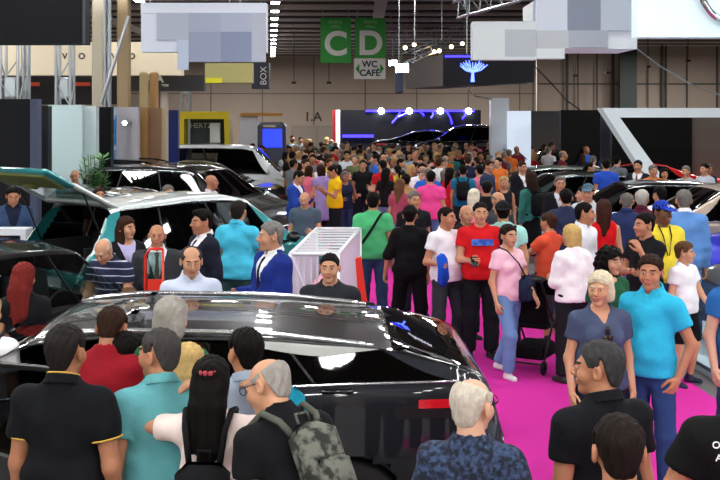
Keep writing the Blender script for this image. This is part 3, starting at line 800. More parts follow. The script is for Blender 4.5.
        d = MB(); d.box((st['ws'][0]*L-.14, 0, .60*H), (.5, W*.8, .16), bev=.05); d.build('dashboard', c, root)
        wv = MB(); cx, cy, cz = st['ws'][0]*L-.50, .36, .60*H
        wv.tube([(cx-.06*math.sin(a), cy+.18*math.cos(a), cz+.18*math.sin(a)) for a in np.linspace(0, 2*PI, 25)], .014, 6, False); wv.box((cx, cy, cz), (.03, .3, .04)); wv.tube([(cx, cy, cz), (cx+.3, cy, cz-.05)], .02)
        wv.build('steering_wheel', BLACKP, root, True)
    if tail_open:
        ins = MB(); xa, xb = -.475*L, -.25*L; hy = W*.33
        z0, z1 = .40*H, .84*H
        g = mat('boot_lining', '111214', .9)
        ins.box(((xa+xb)/2, 0, z0), (xb-xa, 2*hy, .03)); ins.box((xb, 0, (z0+z1)/2-.1), (.03, 2*hy, z1-z0-.2))
        for sd in (1, -1): ins.box(((xa+xb)/2, sd*hy, (z0+z1)/2-.12), (xb-xa, .03, z1-z0-.25))
        ins.build('boot_lining', g, root)
        # raised gate, hinged at the rear edge of the roof
        hx_, hz_ = -.395*L, .965*H; an = math.radians(tail_open); gate = empty('tailgate', (hx_, 0, hz_)); gate.parent = root
        gate.rotation_euler = (0, an, 0)
        # local: gate lies along -x when shut angle = 0
        for nm, mm, x0_, x1_, zo, th in (('gate_panel', pm, -1.02, -.60, 0, .05), ('gate_frame', rm, -.62, 0, 0, .045)):
            G = MB()
            if nm == 'gate_panel': G.box(((x0_+x1_)/2, 0, -.02), (x1_-x0_, W*.80, .07), bev=.03)
            else:
                for sd in (1, -1): G.box(((x0_+x1_)/2, sd*W*.36, 0), (x1_-x0_, .10, .05), bev=.02)
                G.box((-.05, 0, 0), (.12, W*.76, .05), bev=.02); G.box((.0, 0, .035), (.30, W*.66, .03), bev=.012)
            G.build(nm, mm, gate, True)
        G = MB(); G.box((-.36, 0, 0), (.52, W*.64, .012)); G.build('gate_glass', GLASS_CLEAR, gate)
        G = MB(); G.box((-.80, 0, -.06), (.34, W*.68, .03), bev=.012); G.box((-.70, .0, -.09), (.1, .22, .05), bev=.02); G.build('gate_lining', mat('gate_lining', '77803f', .7), gate)
        for sd in (1, -1):
            MB().tube([(hx_-.02, sd*W*.38, .60*H), (hx_-.45*math.cos(an), sd*W*.37, hz_+.45*math.sin(an)-.03)], .012).build('gas_strut', BLACKP, root)
        bp = MB(); bp.box((-.485*L, 0, .44*H), (.10, W*.8, .22*H), bev=.05); bp.build('rear_bumper', pm, root, True)
        pl = MB(); pl.box((-.497*L-.012, 0, .47*H), (.012, .52, .11)); pl.build('number_plate', WHITE, root)
    if hood_open:
        hd = empty('hood', (.29*L, 0, .66*H)); hd.parent = root; hd.rotation_euler = (0, -math.radians(hood_open), 0)
        G = MB(); G.box((.42, 0, .01), (.85, W*.72, .035), bev=.015); G.build('hood_panel', pm, hd, True)
        G = MB(); G.box((.40*L, 0, .5*H), (.6, W*.6, .16), bev=.04); G.build('engine', mat('engine', '4a4a4a', .4, .7), root)
    if door_open:
        (x0, x1), sd = door_open
        dr = empty('open_door', (x1, sd*W*.475, 0)); dr.parent = root; dr.rotation_euler = (0, 0, -sd*math.radians(door_open_angle))
        Ld = x1-x0
        G = MB(); G.prism([(0, .28), (-Ld, .28), (-Ld, .62*H), (0, .62*H)], -.05, .04); G.build('door_panel', pm, dr, False)
        fr = MB(); ptsd = [(0.0, 0, .62*H), (-.20, -.10*sd, .80*H), (-.45, -.17*sd, .905*H), (-Ld, -.20*sd, .935*H), (-Ld, 0, .62*H)]
        fr.tube(ptsd, .022, 8); fr.build('door_window_frame', BLACKP, dr, True)
        G = MB(); G.add([ptsd[0], ptsd[1], ptsd[2], ptsd[3], ptsd[4]], [(0, 1, 2, 3, 4)]); G.build('front_window', gls, dr)
        G = MB(); G.box((-.08, sd*.16, .64*H), (.13, .2, .13), bev=.05); G.build('side_mirror', pm, dr, True)
    return root
door_open_angle = 38
# ================================================================ THE HALL
WALLC = mat('wall_panels', '9c8d80', .8, noise=.06, nscale=.6)
CEILC = mat('ceiling_sheet', '4c4642', .85)
WY = 62.0; ZC = 6.0
def struct(o): o['kind'] = 'structure'; return o
fl = MB(); fl.box((0, 24, -.05), (44, 80, .1)); struct(fl.build('floor', mat('hall_floor', '6f6a68', .35, noise=.08, nscale=1.5)))
cp = MB(); sk = -.082
cp.add([(.9, 2.0, .012), (3.95, 2.0, .012), (4.55+sk*24, 24, .012), (4.9+sk*40.8, 40.8, .012), (1.3+sk*40.8, 40.8, .012), (.75+sk*24, 24, .012), (.1, 12, .012), (-.5, 8.9, .012), (.9, 8.6, .012)], [(0, 1, 2, 3, 4, 5, 6, 7, 8)])
cp.add([(.9, 2.0, .002), (3.95, 2.0, .002), (3.95, 2.0, .012), (.9, 2.0, .012)], [(0, 1, 2, 3)])
CARP = mat('pink_carpet', 'cb2f98', .95, noise=.07, nscale=3, bump=.15, bscale=200, spec=.1)
tag(cp.build('carpet', CARP), 'bright pink aisle carpet running up the hall between the car stands', 'carpet')
wl = MB(); wl.box((0, WY+.1, 3.2), (44, .2, 6.4)); struct(wl.build('wall_back', WALLC))
for nm, x in (('wall_left', -21.9), ('wall_right', 21.9)):
    wl = MB(); wl.box((x, 24, 3.2), (.2, 80, 6.4)); struct(wl.build(nm, WALLC))
ce = MB(); ce.box((0, 24, ZC+.3), (44, 80, .1)); struct(ce.build('ceiling', CEILC))
wl = MB(); wl.box((0, -14.1, 3.2), (44, .2, 6.4)); struct(wl.build('wall_front', WALLC))
# panel joints and the door of the back wall
jm = mat('wall_joint', '5c524b', .8)
jt = MB()
for x in np.arange(-20, 21, 2.9): jt.box((x, WY-.01, 3.2), (.045, .04, 6.2))
jt.box((0, WY-.01, 3.9), (44, .03, .04)); struct(jt.build('trim_1', jm))
pp = MB()
for px_, r_ in ((533, .03), (567, .07), (578, .03), (597, .04), (613, .08), (648, .03), (662, .07), (666, .05), (687, .04), (717, .05)): pp.tube([(X_at(px_, 52.6), 52.6, 0.3), (X_at(px_, 52.6), 52.6, 6.2)], r_, 6)
wb = MB(); wb.box((15.2, 53, 3.2), (13.4, .3, 6.4)); struct(wb.build('wall_right', WALLC))
pp.box((15.2, 52.8, 4.2), (13.4, .1, .05))
struct(pp.build('trim_2', mat('wall_pipe', '3c3835', .6)))
dr = MB(); dr.box((X_at(317, WY), WY-.05, 1.05), (2.9, .1, 2.1)); dr.box((X_at(317, WY), WY-.12, 1.05), (.05, .05, 2.0)); struct(dr.build('door_1', mat('door_paint', '857a70', .6)))
LET = mat('letter_brown', '2e241f', .6)
t = text_obj('wall_marking', '1.A', .72, LET, None, (X_at(313, WY), WY-.02, Z_at(117, WY)), bold=.012)
tag(t, 'dark 1.A lettering on the back wall above the door', 'sign')
# ceiling ribs
rb = MB(); rb2 = MB()
y = 20.0; i = 0
while y < WY:
    rb.box((0, y, ZC+.13), (43, .22, .26))
    rb2.tube([(-21, y+.9, ZC+.02), (21, y+.9, ZC+.02)], .05, 6)
    y += 2.1+.25*(i % 3); i += 1
struct(rb.build('trim_3', mat('purlin_steel', 'c0b6ae', .6)))
struct(rb2.build('trim_4', mat('pipe_dark', '4b4542', .6)))
for x in (-8.5, 0.6, 6.4):
    tr = MB(); tr.box((x, 40, ZC-.05), (.35, 44, .12)); struct(tr.build('trim_5', mat('purlin_steel', 'c0b6ae', .6)))

# ceiling lamps in rows
def make_lamp():
    r = empty('ceiling_lamp')
    MB().box((0, 0, .06), (.42, 1.05, .10), bev=.03).build('lamp_housing', mat('lamp_housing', 'c9ccce', .5), r)
    MB().box((0, 0, -.004), (.36, .98, .02)).build('lamp_diffuser', DIFF, r)
    MB().tube([(0, 0, .1), (0, 0, .36)], .012, 6).build('lamp_rod', METAL, r)
    return r
proto_lamp = make_lamp(); first = True
def dup(root, loc, rz, mats=None, sc=None):
    r = root.copy(); COL.objects.link(r); r.location = loc; r.rotation_euler = (0, 0, rz)
    if sc: r.scale = (sc, sc, sc)
    for ch in root.children:
        c = ch.copy(); COL.objects.link(c); c.parent = r
        if mats and ch.name.split('.')[0] in mats:
            c.material_slots[0].link = 'OBJECT'; c.material_slots[0].material = mats[ch.name.split('.')[0]]
        for g in ch.children:
            d = g.copy(); COL.objects.link(d); d.parent = c
    return r
rowname = {0: 'row of lamps beside the big pale hanging box', -1: 'second row of lamps, above the cream pillars', -2: 'lamp row over the black header board', 1: 'lamp row over the aisle', 2: 'lamp row over the right stands', -3: 'leftmost lamp row', 3: 'rightmost lamp row'}
for kx in (-2, -1, 0, 1, 2):
    for yy in (list(np.arange(-12, 28, 3.2)) if kx else list(np.arange(-12, 28, 3.2)))+(list(np.arange(30, 60, 2.5)) if kx in (0,) else list(np.arange(29.5, 46, 2.6)) if kx == -1 else []):
        X = .15+3.65*kx+sk*yy
        l = proto_lamp if first else dup(proto_lamp, (0, 0, 0), 0)
        l.location = (X, yy, 5.72); l.rotation_euler = (0, 0, .082)
        far = yy > 28
        if far: l.scale = (.62, .45, .8); l.location.z = 5.78
        tag(l, ('white ceiling lamp in the '+rowname[kx]) if far else 'white ceiling lamp in the rows over the front of the hall', 'ceiling lamp', 'ceiling lamps, '+(rowname[kx] if far else 'front of the hall'))
        first = False

# ---------------------------------------------------------------- hanging signs
GREEN = mat('sign_green', '1f9a2c', .5); SW = mat('sign_white', 'ecebe4', .5)
def hang_sign(name, px0, px1, py0, py1, Y, m, label, cat='sign', group=None, th=.04):
    o = empty(name, (X_at((px0+px1)/2, Y), Y, Z_at((py0+py1)/2, Y))); tag(o, label, cat, group)
    W_ = (px1-px0)/F*Y; H_ = (py1-py0)/F*Y
    MB().box((0, 0, 0), (W_, th, H_)).build('panel', m, o)
    return o, W_, H_
for ch, a, b in (('C', 320.5, 351), ('D', 355, 386)):
    o, W_, H_ = hang_sign('hanging_sign', a, b, 18, 63 if ch == 'C' else 58, 34, GREEN, 'green hanging banner with a large white letter '+ch)
    text_obj('letter', ch, 1.02, SW, o, (0, -.03, -.13 if ch == 'C' else -.19), bold=.03)
    text_obj('small_text', 'PORTA\nHALL', .13, mat('sign_pale_green', '9fd48c', .5), o, (-.0, -.03, H_/2-.2))
    for sx in (-.4, .4): MB().tube([(sx, 0, H_/2), (sx, 0, 6.2-o.location.z)], .01, 5).build('hanging_wire', METAL, o)
o, W_, H_ = hang_sign('hanging_sign', 354, 385.5, 58.5, 79, 34, SW, 'white hanging sign reading WC CAFÉ between two green arrows')
NAVY = mat('letter_navy', '1b2440', .5)
text_obj('lettering', 'WC\nCAFÉ', .27, NAVY, o, (0, -.03, .0), bold=.008)
for sd in (-1, 1):
    MB().prism([(sd*.44, 0), (sd*.32, .16), (sd*.32, -.16)], -.035, -.02).build('arrow', GREEN, o)
MB().tube([(0, 0, H_/2), (0, 0, H_/2+.05)], .01, 5).build('hook', METAL, o)

# big pale hanging box, left; its face is a patchwork of blank panels
def stand_box(name, label, px0, px1, py0, py1, Y, depth, m, cat='hanging box'):
    o = empty(name, (X_at((px0+px1)/2, Y), Y, Z_at(py1, Y))); tag(o, label, cat)
    W_ = (px1-px0)/F*Y; H_ = (py1-py0)/F*Y
    MB().box((0, depth/2, H_/2), (W_, depth, H_)).build('box', m, o)
    return o, W_, H_
def tiles(o, px0, py1, Y, lst, th=.03, off=0):
    for k, (a, b, c, d, colr) in enumerate(lst):
        x0 = X_at(a, Y)-o.location.x; x1 = X_at(b, Y)-o.location.x; z1 = Z_at(c, Y)-o.location.z; z0 = Z_at(d, Y)-o.location.z
        MB().box(((x0+x1)/2, -th/2-off-.004*k, (z0+z1)/2), (x1-x0, th, z1-z0)).build('face_panel', mat('face_'+colr, colr, .5, emit=.12), o)  # faint glow in each panel stands in for light falling on it
bm_ = mat('box_pale', 'd3dae8', .5, emit=.15)  # glow added to the pale colour in place of light on the box
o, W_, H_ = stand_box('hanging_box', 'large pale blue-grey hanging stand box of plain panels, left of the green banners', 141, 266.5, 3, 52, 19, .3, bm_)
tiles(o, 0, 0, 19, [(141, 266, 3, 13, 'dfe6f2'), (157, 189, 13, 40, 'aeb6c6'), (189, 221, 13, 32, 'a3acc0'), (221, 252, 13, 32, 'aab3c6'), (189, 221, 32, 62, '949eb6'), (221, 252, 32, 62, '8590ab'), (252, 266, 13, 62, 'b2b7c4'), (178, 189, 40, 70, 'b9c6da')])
for px_ in (150, 240): MB().tube([(X_at(px_, 19.5)-o.location.x, .5, H_), (X_at(px_, 19.5)-o.location.x, .5, 6.2-o.location.z)], .012, 5).build('wire', METAL, o)
o, W_, H_ = stand_box('hanging_box', 'olive yellow hanging panel under the large pale box', 205, 252, 63, 83, 24, .4, mat('box_olive', 'b3ac6e', .6))
tiles(o, 0, 0, 24, [(206, 222, 78, 83, 'd9d321')]); MB().tube([(0, .2, H_), (0, .2, 6.2-o.location.z)], .012, 5).build('wire', METAL, o)
bm2 = mat('box_white', 'e2e8ea', .5, emit=.15)  # white box is brightened by a glow in its colour, not by lamps
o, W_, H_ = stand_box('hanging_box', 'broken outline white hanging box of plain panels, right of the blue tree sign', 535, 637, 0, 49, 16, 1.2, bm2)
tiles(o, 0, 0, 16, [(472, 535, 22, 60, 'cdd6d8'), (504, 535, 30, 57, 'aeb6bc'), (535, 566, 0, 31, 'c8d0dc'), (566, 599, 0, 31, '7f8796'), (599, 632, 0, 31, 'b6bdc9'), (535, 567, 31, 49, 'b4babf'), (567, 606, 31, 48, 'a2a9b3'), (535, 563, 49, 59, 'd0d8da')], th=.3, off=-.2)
MB().box((X_at(580, 16.5)-o.location.x, .5, H_+.5), (.03, .03, 1.0)).build('wire', METAL, o)
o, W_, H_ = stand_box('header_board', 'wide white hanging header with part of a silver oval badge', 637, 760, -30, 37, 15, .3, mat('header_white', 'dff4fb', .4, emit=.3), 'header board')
bd = MB(); cx, cz = X_at(737, 15)-o.location.x, Z_at(-9, 15)-o.location.z
bd.tube([(cx+.50*math.cos(a), -.05, cz+.46*math.sin(a)) for a in np.linspace(0, 2*PI, 41)], .055, 8, False)
bd.tube([(cx-.44, -.05, cz+.18), (cx-.1, -.05, cz-.04), (cx+.3, -.05, cz-.02)], .04, 8); bd.build('oval_badge', CHROME, o, True)
MB().tube([(0, .15, H_), (0, .15, H_+.4)], .02, 5).build('wire', METAL, o)
o, W_, H_ = stand_box('header_board', 'plain black hanging header board at the top left', -60, 85, -30, 44, 15, .3, mat('header_black', '0b0d12', .6, spec=.2), 'header board')
MB().box((W_/2-.015, -.01, H_/2), (.03, .02, H_)).build('edge_strip', mat('edge_strip', '3a3d44', .4), o)
# cream header with spaced letters
o, W_, H_ = stand_box('header_board', 'long cream header board with spaced dark serif letters', 0, 181, 42, 75, 27.6, .5, mat('header_cream', 'ddd0b4', .5, emit=.25), 'header board')  # emission imitates spot light falling on the cream board
for c, px_ in (('V', 65), ('O', 82), ('L', 98), ('V', 114), ('O', 132)):
    text_obj('letter', c, .21, LET, o, (X_at(px_, 27.6)-o.location.x, -.02, Z_at(56.5, 27.6)-o.location.z), bold=.006)
o, W_, H_ = stand_box('header_board', 'dark grey header with cut white letter above small lettering, left', 128, 204, 75, 91, 28.8, .4, mat('header_grey', '3e3f42', .6), 'header board')
text_obj('letter', 'KIA', .28, SW, o, (X_at(155, 28.8)-o.location.x, -.02, Z_at(79, 28.8)-o.location.z), bold=.012)
text_obj('lettering', 'ems', .12, SW, o, (X_at(165, 28.8)-o.location.x, -.02, Z_at(85, 28.8)-o.location.z), bold=.004)
o = empty('header_board', (X_at(60, 29.5), 29.5, Z_at(82, 29.5))); tag(o, 'black header with a wavy upper edge and two orange strips, behind the left pillars', 'header board')
poly = [(X_at(22, 29.5)-o.location.x, -.6)]+[(X_at(p, 29.5)-o.location.x, .14+.03*(k % 2)) for k, p in enumerate(np.linspace(22, 126, 40))]+[(X_at(126, 29.5)-o.location.x, -.6)]
poly = poly[::-1]
MB().prism(poly, 0, .3).build('board', mat('header_navy', '1c1a24', .6), o)
MB().tube([(0, .15, 0), (0, .15, 6.2-o.location.z)], .012, 5).build('wire', METAL, o)
for a, b in ((22, 40), (75, 91)): MB().box((X_at((a+b)/2, 29.5)-o.location.x, -.03, -.06), ((b-a)/F*29.5, .05, .10)).build('orange_strip', mat('orange_strip', 'e8603f', .5), o)
# pillars
PIL = mat('pillar_cream', 'cfc3a4', .6); 
for k, (a, b, Y, c) in enumerate(((93, 105, 23.3, 'cfc6ae'), (118, 130, 26.2, 'b8a37c'), (140, 148, 26, 'b5a274'), (150, 158, 27, 'b48c58'), (161, 168, 29, 'd8cfc0'))):
    Wd = (b-a)/F*Y; tp = 6.3 if k < 2 else Z_at(72, Y)
    p = MB(); p.box((0, 0, tp/2), (Wd, Wd, tp), bev=.04)
    struct_o = p.build('column', mat('pillar_'+c, c, .6)); struct_o.location = (X_at((a+b)/2, Y), Y, 0); struct_o['kind'] = 'structure'
# lattice masts
def mast(px, wpx, Y, ztop, label, m=None):
    r = empty('lattice_mast', (X_at(px, Y), Y, 0)); tag(r, label, 'truss mast')
    s = wpx/F*Y/2
    a = MB()
    for sx in (-s, s):
        for sy in (-s, s): a.tube([(sx, sy, 0), (sx, sy, ztop)], .03, 6)
    a.build('tubes', METAL, r)
    b = MB(); z = .2; k = 0
    while z < ztop-.5:
        b.tube([(-s, -s, z), (s, -s, z+.45)] if k % 2 else [(s, -s, z), (-s, -s, z+.45)], .014, 5); b.tube([(s, -s, z), (s, s, z+.45)], .014, 5); b.tube([(-s, s, z), (-s, -s, z+.45)], .014, 5); z += .45; k += 1
    b.build('braces', METAL, r)
    c = MB(); c.box((0, -s*.2, Z_at(88, Y)), (s*1.5, s*1.2, .42), bev=.04); c.build('hoist_motor', mat('hoist', 'b9c4c8', .4, .3), r)
    return r
mast(12, 17, 21.5, Z_at(45, 21.5), 'wide metal lattice mast nearest the left edge, under the black header')
mast(65, 14, 21.5, Z_at(45, 21.5), 'wide metal lattice mast between black header and cream pillar')
mast(107.5, 4, 22.95, 6.2, 'slim metal mast right beside the pale cream pillar')
mast(26, 5, 22, Z_at(44, 22), 'slim metal mast with a cable box, right of the leftmost mast')
mast(186, 8, 35, Z_at(92, 35), 'short lattice mast above the yellow arch, left side')
a = MB(); a.tube([(X_at(101, 22), 22, Z_at(104, 22)), (X_at(129, 22), 22, Z_at(16, 22))], .035, 6); tag(a.build('steel_brace', METAL), 'long slanted metal tube between two left pillars', 'brace')
# ---------------------------------------------------------------- stands along the left
def board(name, label, px0, px1, py0, Y, m, z0=0, th=.25, cat='partition', rz=0, py1=None):
    z1 = Z_at(py0, Y); zz = z0 if py1 is None else Z_at(py1, Y)
    b = MB(); b.box((0, 0, (z1-zz)/2), ((px1-px0)/F*Y, th, z1-zz)); o = b.build(name, m); o.location = (X_at((px0+px1)/2, Y), Y+th/2, zz)
    tag(o, label, cat); return o
BLK = mat('board_black', '10131a', .6, spec=.25)
board('display_wall', 'tall black stand wall at the left edge', -40, 30, 99, 17.5, BLK)
board('display_wall', 'narrow blue-grey end of the left black stand wall', 30, 37, 99, 17.4, mat('board_blue', '47506c', .5))
board('display_wall', 'narrow black wall left of the white display wall', 37, 48, 106, 19.5, BLK)
board('display_wall', 'wide pale blue-white display wall with a plant in front', 48, 82, 105, 21.3, mat('board_paleblue', 'b9d0d4', .5))
board('display_wall', 'pale return of the white display wall, right of it', 82, 96, 106, 21.5, mat('board_paleblue2', 'c4d6d8', .5))
board('display_wall', 'black wall between the pale display wall and colourful banner', 96, 111, 107, 22.6, mat('board_black2', '07080d', .6, spec=.2))
o = board('banner', 'tall narrow banner, blue sky above an orange lower half', 111, 116, 107, 24.6, mottled('banner_print', '2f78b8', 'a9cbe0', 3), th=.05, cat='banner')
b = MB(); b.box((0, -.02, .8), (.112, .06, 1.6)); b.build('orange_print', mottled('banner_orange', 'c95f38', 'd9835a', 4), o)
board('display_wall', 'light grey display wall right of the colourful banner', 116, 138, 107, 25, mat('board_grey', 'bab8c0', .5))
o = empty('spot_lamp', (X_at(125, 24.5), 24.5, Z_at(123, 24.5))); tag(o, 'small lit round spot lamp on the light grey wall', 'lamp')
MB().lathe([(.001, -.03), (.05, -.03), (.06, .5)], (0, 0, 0), 12, 'y').build('lamp_body', METAL, o); MB().lathe([(.001, -.035), (.05, -.035)], (0, 0, 0), 12, 'y').build('lamp_face', DIFF, o)
board('display_wall', 'tan wooden wall edge beside the light grey wall', 138, 147, 107, 25.5, mat('board_wood', 'a8804a', .5, noise=.15))
board('display_wall', 'brown wooden stand wall right of the tan edge', 147, 160, 108, 25.7, mat('board_brown', '8d6a50', .5, noise=.12))
board('display_wall', 'cream strip wall beside the blue stand pillar', 160, 166, 108, 25.9, mat('board_cream', 'cdbf9c', .5))
board('display_wall', 'dark blue glossy stand pillar left of the yellow arch', 167, 178, 110, 30, mat('board_royal', '1f3080', .3))
o = empty('portal_arch', (X_at(205, 33), 33, 0)); tag(o, 'bright yellow portal arch with a grey sign inside', 'arch')
YEL = mat('arch_yellow', 'cdb70a', .5); q = lambda p: X_at(p, 33)-o.location.x
a = MB(); a.prism([(q(180), 0), (q(184), 0), (q(184), Z_at(119, 33)), (q(224), Z_at(119, 33)), (q(226), 0), (q(234), 0), (q(228), Z_at(111.5, 33)), (q(180), Z_at(111.5, 33))][::-1], 0, .8); a.build('arch_frame', YEL, o)
a = MB(); a.box((q(204), .9, Z_at(136, 33)/2+.6), (q(222)-q(186), .1, 1.9)); a.build('back_panel', mat('arch_grey', '3f4a50', .5), o)
text_obj('lettering', 'HERTZ', .22, SW, o, (q(197), .83, Z_at(126, 33)))
a = MB(); a.box((q(213), .5, Z_at(133, 33)), (.3, .2, .6)); a.build('white_box', WHITE, o)
board('display_wall', 'orange lit low wall left of the blue screen portal', 240, 282, 113, 38, mat('board_orange', 'c78a3a', .5), py1=116, cat='partition')
board('display_wall', 'white counter wall below the orange lit strip', 240, 258, 116, 38.2, WHITE)
o = empty('portal_arch', (X_at(272, 36), 36, 0)); tag(o, 'grey rounded portal kiosk with a bright blue screen', 'kiosk')
q = lambda p: X_at(p, 36)-o.location.x
a = MB(); a.box((0, 0, Z_at(122, 36)/2), (q(286)-q(258), .5, Z_at(122, 36)), bev=.12); a.build('portal_body', mat('kiosk_grey', '4d5262', .4), o)
a = MB(); a.box((q(273), -.26, Z_at(138, 36)), (q(282)-q(263), .03, .6)); a.build('screen', mat('screen_blue', '2236e0', .3, emit=1.6), o)
a = MB(); a.box((q(270), -.26, Z_at(126, 36)), (.4, .03, .07)); a.build('sign_plate', mat('plate_orange', 'd8c8b0', .5), o)
o = empty('hanging_sign', (X_at(261, 32), 32, Z_at(76, 32))); tag(o, 'small dark hanging sign with upright white letters, left of the C banner', 'sign')
MB().box((0, 0, .0), (.5, .5, .75)).build('panel', mat('sign_dark', '2e3140', .5), o); text_obj('lettering', 'BOX', .26, SW, o, (.1, -.26, 0), (PI/2, -PI/2, 0)); MB().tube([(0, 0, .3), (0, 0, 6.2-o.location.z)], .015, 5).build('wire', METAL, o)
# black stand with blue neon
o = empty('display_stand', (X_at(408, 48), 48, 0)); tag(o, 'long black stand wall topped by blue neon strokes and four white spotlights', 'stand')
q = lambda p: X_at(p, 48)-o.location.x
MB().box((0, .2, Z_at(110, 48)/2), (q(482)-q(336), .3, Z_at(110, 48))).build('wall_board', mat('board_night', '090b12', .5, spec=.25), o)
NEO = mat('neon_blue', '2a22ff', .3, emit=5)
MB().box((q(420), -.02, Z_at(111, 48)), (q(472)-q(363), .06, .07)).build('neon_strip', NEO, o)
for a_, b_, c_, d_ in ((400, 112, 392, 123), (408, 112, 398, 117), (433, 112, 431, 118), (447, 112, 452, 124), (466, 112, 462, 119), (420, 112, 424, 116)):
    MB().tube([(q(a_), -.05, Z_at(a_ and b_, 48)), (q((a_+c_)/2+1), -.05, Z_at((b_+d_)/2, 48)), (q(c_), -.05, Z_at(d_, 48))], .04, 6).build('neon_stroke', NEO, o)
MB().box((q(358), -.06, Z_at(136, 48)), (q(374)-q(343), .06, .12)).build('neon_strip', NEO, o)
MB().box((q(451), -.06, Z_at(138, 48)), (q(468)-q(437), .06, .14)).build('neon_strip', NEO, o)
for p in (381, 409, 440, 468):
    MB().lathe([(.001, -.25), (.13, -.25), (.09, -.02)], (q(p), 0, Z_at(111, 48)), 12, 'y').build('spotlight', mat('spot_glow', 'f4f6ff', .5, emit=40), o)
MB().box((q(334.5), .1, Z_at(110, 48)/2), (.18, .4, Z_at(110, 48))).build('red_edge', mat('edge_red', '9b1c24', .5), o)
MB().box((q(338), -.1, Z_at(110, 48)/2), (.18, .3, Z_at(110, 48))).build('white_edge', WHITE, o)
# black hanging box with blue tree
o = empty('hanging_box', (X_at(470, 27), 27, Z_at(86, 27))); tag(o, 'black hanging box with a glowing blue tree emblem and white script', 'hanging box')
q = lambda p: X_at(p, 27)-o.location.x; H_ = (86-54)/F*27
MB().prism([(q(443), -.0), (q(534), .10), (q(534), H_), (q(443), H_)], 0, 1.6).build('front_face', mat('board_night', '090b12', .5, spec=.25), o)
a = MB(); a.add([(q(411), 3.0, 0), (q(443), 0, 0), (q(443), 0, H_), (q(411), 3.0, H_-.05)], [(0, 1, 2, 3)]); a.add([(q(411), 3.0, 0), (q(443), 0, 0), (q(534), 0, .1), (q(534), 1.6, .1), (q(450), 3.2, 0)], [(0, 1, 2, 3, 4)]); a.build('side_face', mat('board_taupe', '544a48', .5), o)
tr = MB(); BLN = mat('neon_tree', '5b74ff', .3, emit=3.2)
tx, tz = q(472.5), .10
tr.tube([(tx, -.05, 0+tz), (tx, -.05, .28+tz)], [.05, .025], 6)
rr = random.Random(3)
for a_ in np.linspace(-75, 75, 11):
    r_ = math.radians(a_); p0 = (tx, -.05, .16+tz+.01*abs(a_)/10); L_ = .30+.08*rr.random()
    p1 = (tx+math.sin(r_)*L_*.55, -.05, p0[2]+math.cos(r_)*L_*.55); p2 = (tx+math.sin(r_)*L_, -.05, p1[2]+math.cos(r_*.6)*L_*.5)
    tr.tube([p0, p1, p2], [.018, .014, .01], 5); tr.tube([p1, (p1[0]+.08*math.copysign(1, a_ or 1), -.05, p1[2]+.10)], .01, 5)
tr.build('tree_emblem', BLN, o)
MB().box((q(461), -.03, H_-.06), (q(478)-q(446), .04, .05)).build('neon_strip', NEO, o)
sc_ = MB(); x = q(486); pts = []
for k in range(46): pts.append((x+k*.016, -.06, H_-.07+.045*math.sin(k*1.15)+(.06 if k in (2, 3, 17, 30, 31) else 0)))
sc_.tube(pts, .016, 5); sc_.build('script_lettering', mat('script_white', 'f2f0ff', .5, emit=1.2), o)
MB().tube([(0, .8, H_), (0, .8, 6.2-o.location.z)], .02, 5).build('wire', METAL, o)
# rigging truss with small lamps
def truss(name, label, a, b, sz=.22):
    a = np.array(a); b = np.array(b); t = MB(); n = 12; d = unit(b-a); u = unit(np.cross(d, (0, 0, 1))); v = np.cross(u, d)
    for s1 in (-1, 1):
        for s2 in (-1, 1): t.tube([a+u*s1*sz/2+v*s2*sz/2, b+u*s1*sz/2+v*s2*sz/2], .02, 5)
    for k in range(n):
        p = a+(b-a)*k/n; p2 = a+(b-a)*(k+1)/n; s = 1 if k % 2 else -1
        t.tube([p+u*s*sz/2-v*sz/2, p2-u*s*sz/2-v*sz/2], .012, 5); t.tube([p+u*sz/2+v*s*sz/2, p2+u*sz/2-v*s*sz/2], .012, 5)
    for p in (a+(b-a)*.15, a+(b-a)*.85): t.tube([p, (p[0], p[1], 6.25)], .015, 5)
    o = t.build(name, METAL); tag(o, label, 'truss'); return o
truss('lighting_truss', 'small slanted lighting truss left above the blue tree box', (X_at(408, 26), 26, Z_at(58, 26)), (X_at(447, 30), 30, Z_at(41, 30)))
truss('lighting_truss', 'metal truss piece at the top edge beside the white panelled box', (X_at(455, 20), 20, Z_at(10, 20)), (X_at(520, 20), 20, Z_at(-8, 20)), .3)
truss('lighting_truss', 'long horizontal rigging truss across the ceiling behind the banners', (X_at(375, 36), 36, Z_at(33, 36)), (X_at(480, 36), 36, Z_at(30, 36)), .3)
WARM = mat('warm_bulb', 'ffd9a0', .5, emit=14)
for p, y_, Y in ((405, 48, 28), (414, 45, 29), (434, 52, 28), (439, 51, 28), (451, 47, 28), (462, 44, 29)):
    o = empty('spotlight', (X_at(p, Y), Y, Z_at(y_, Y))); tag(o, 'small warm spotlight on the rigging left of the blue tree box', 'spotlight', 'small warm spotlights by the blue tree box')
    MB().lathe([(.001, -.10), (.055, -.10), (.06, .06), (.03, .1)], (0, 0, 0), 10, 'y').build('lamp_can', BLACKP, o); MB().lathe([(.001, -.105), (.05, -.105)], (0, 0, 0), 10, 'y').build('bulb', WARM, o)
    MB().tube([(0, 0, .05), (0, 0, .5)], .012, 5).build('yoke', BLACKP, o)
for p, y_, s_ in ((402, 68, .2), (393, 63, .12)):
    o = empty('floodlight', (X_at(p, 26), 26, Z_at(y_, 26))); tag(o, ('big' if s_ > .15 else 'smaller')+' dazzling white floodlight beside the WC sign', 'floodlight')
    MB().box((0, .05, 0), (s_*1.7, .1, s_*1.2), bev=.02).build('lamp_can', BLACKP, o); MB().box((0, -.01, 0), (s_*1.5, .02, s_)).build('lens', mat('spot_glow', 'f4f6ff', .5, emit=40), o)
    MB().tube([(0, .05, .05), (0, .05, .6)], .02, 5).build('bracket', BLACKP, o)
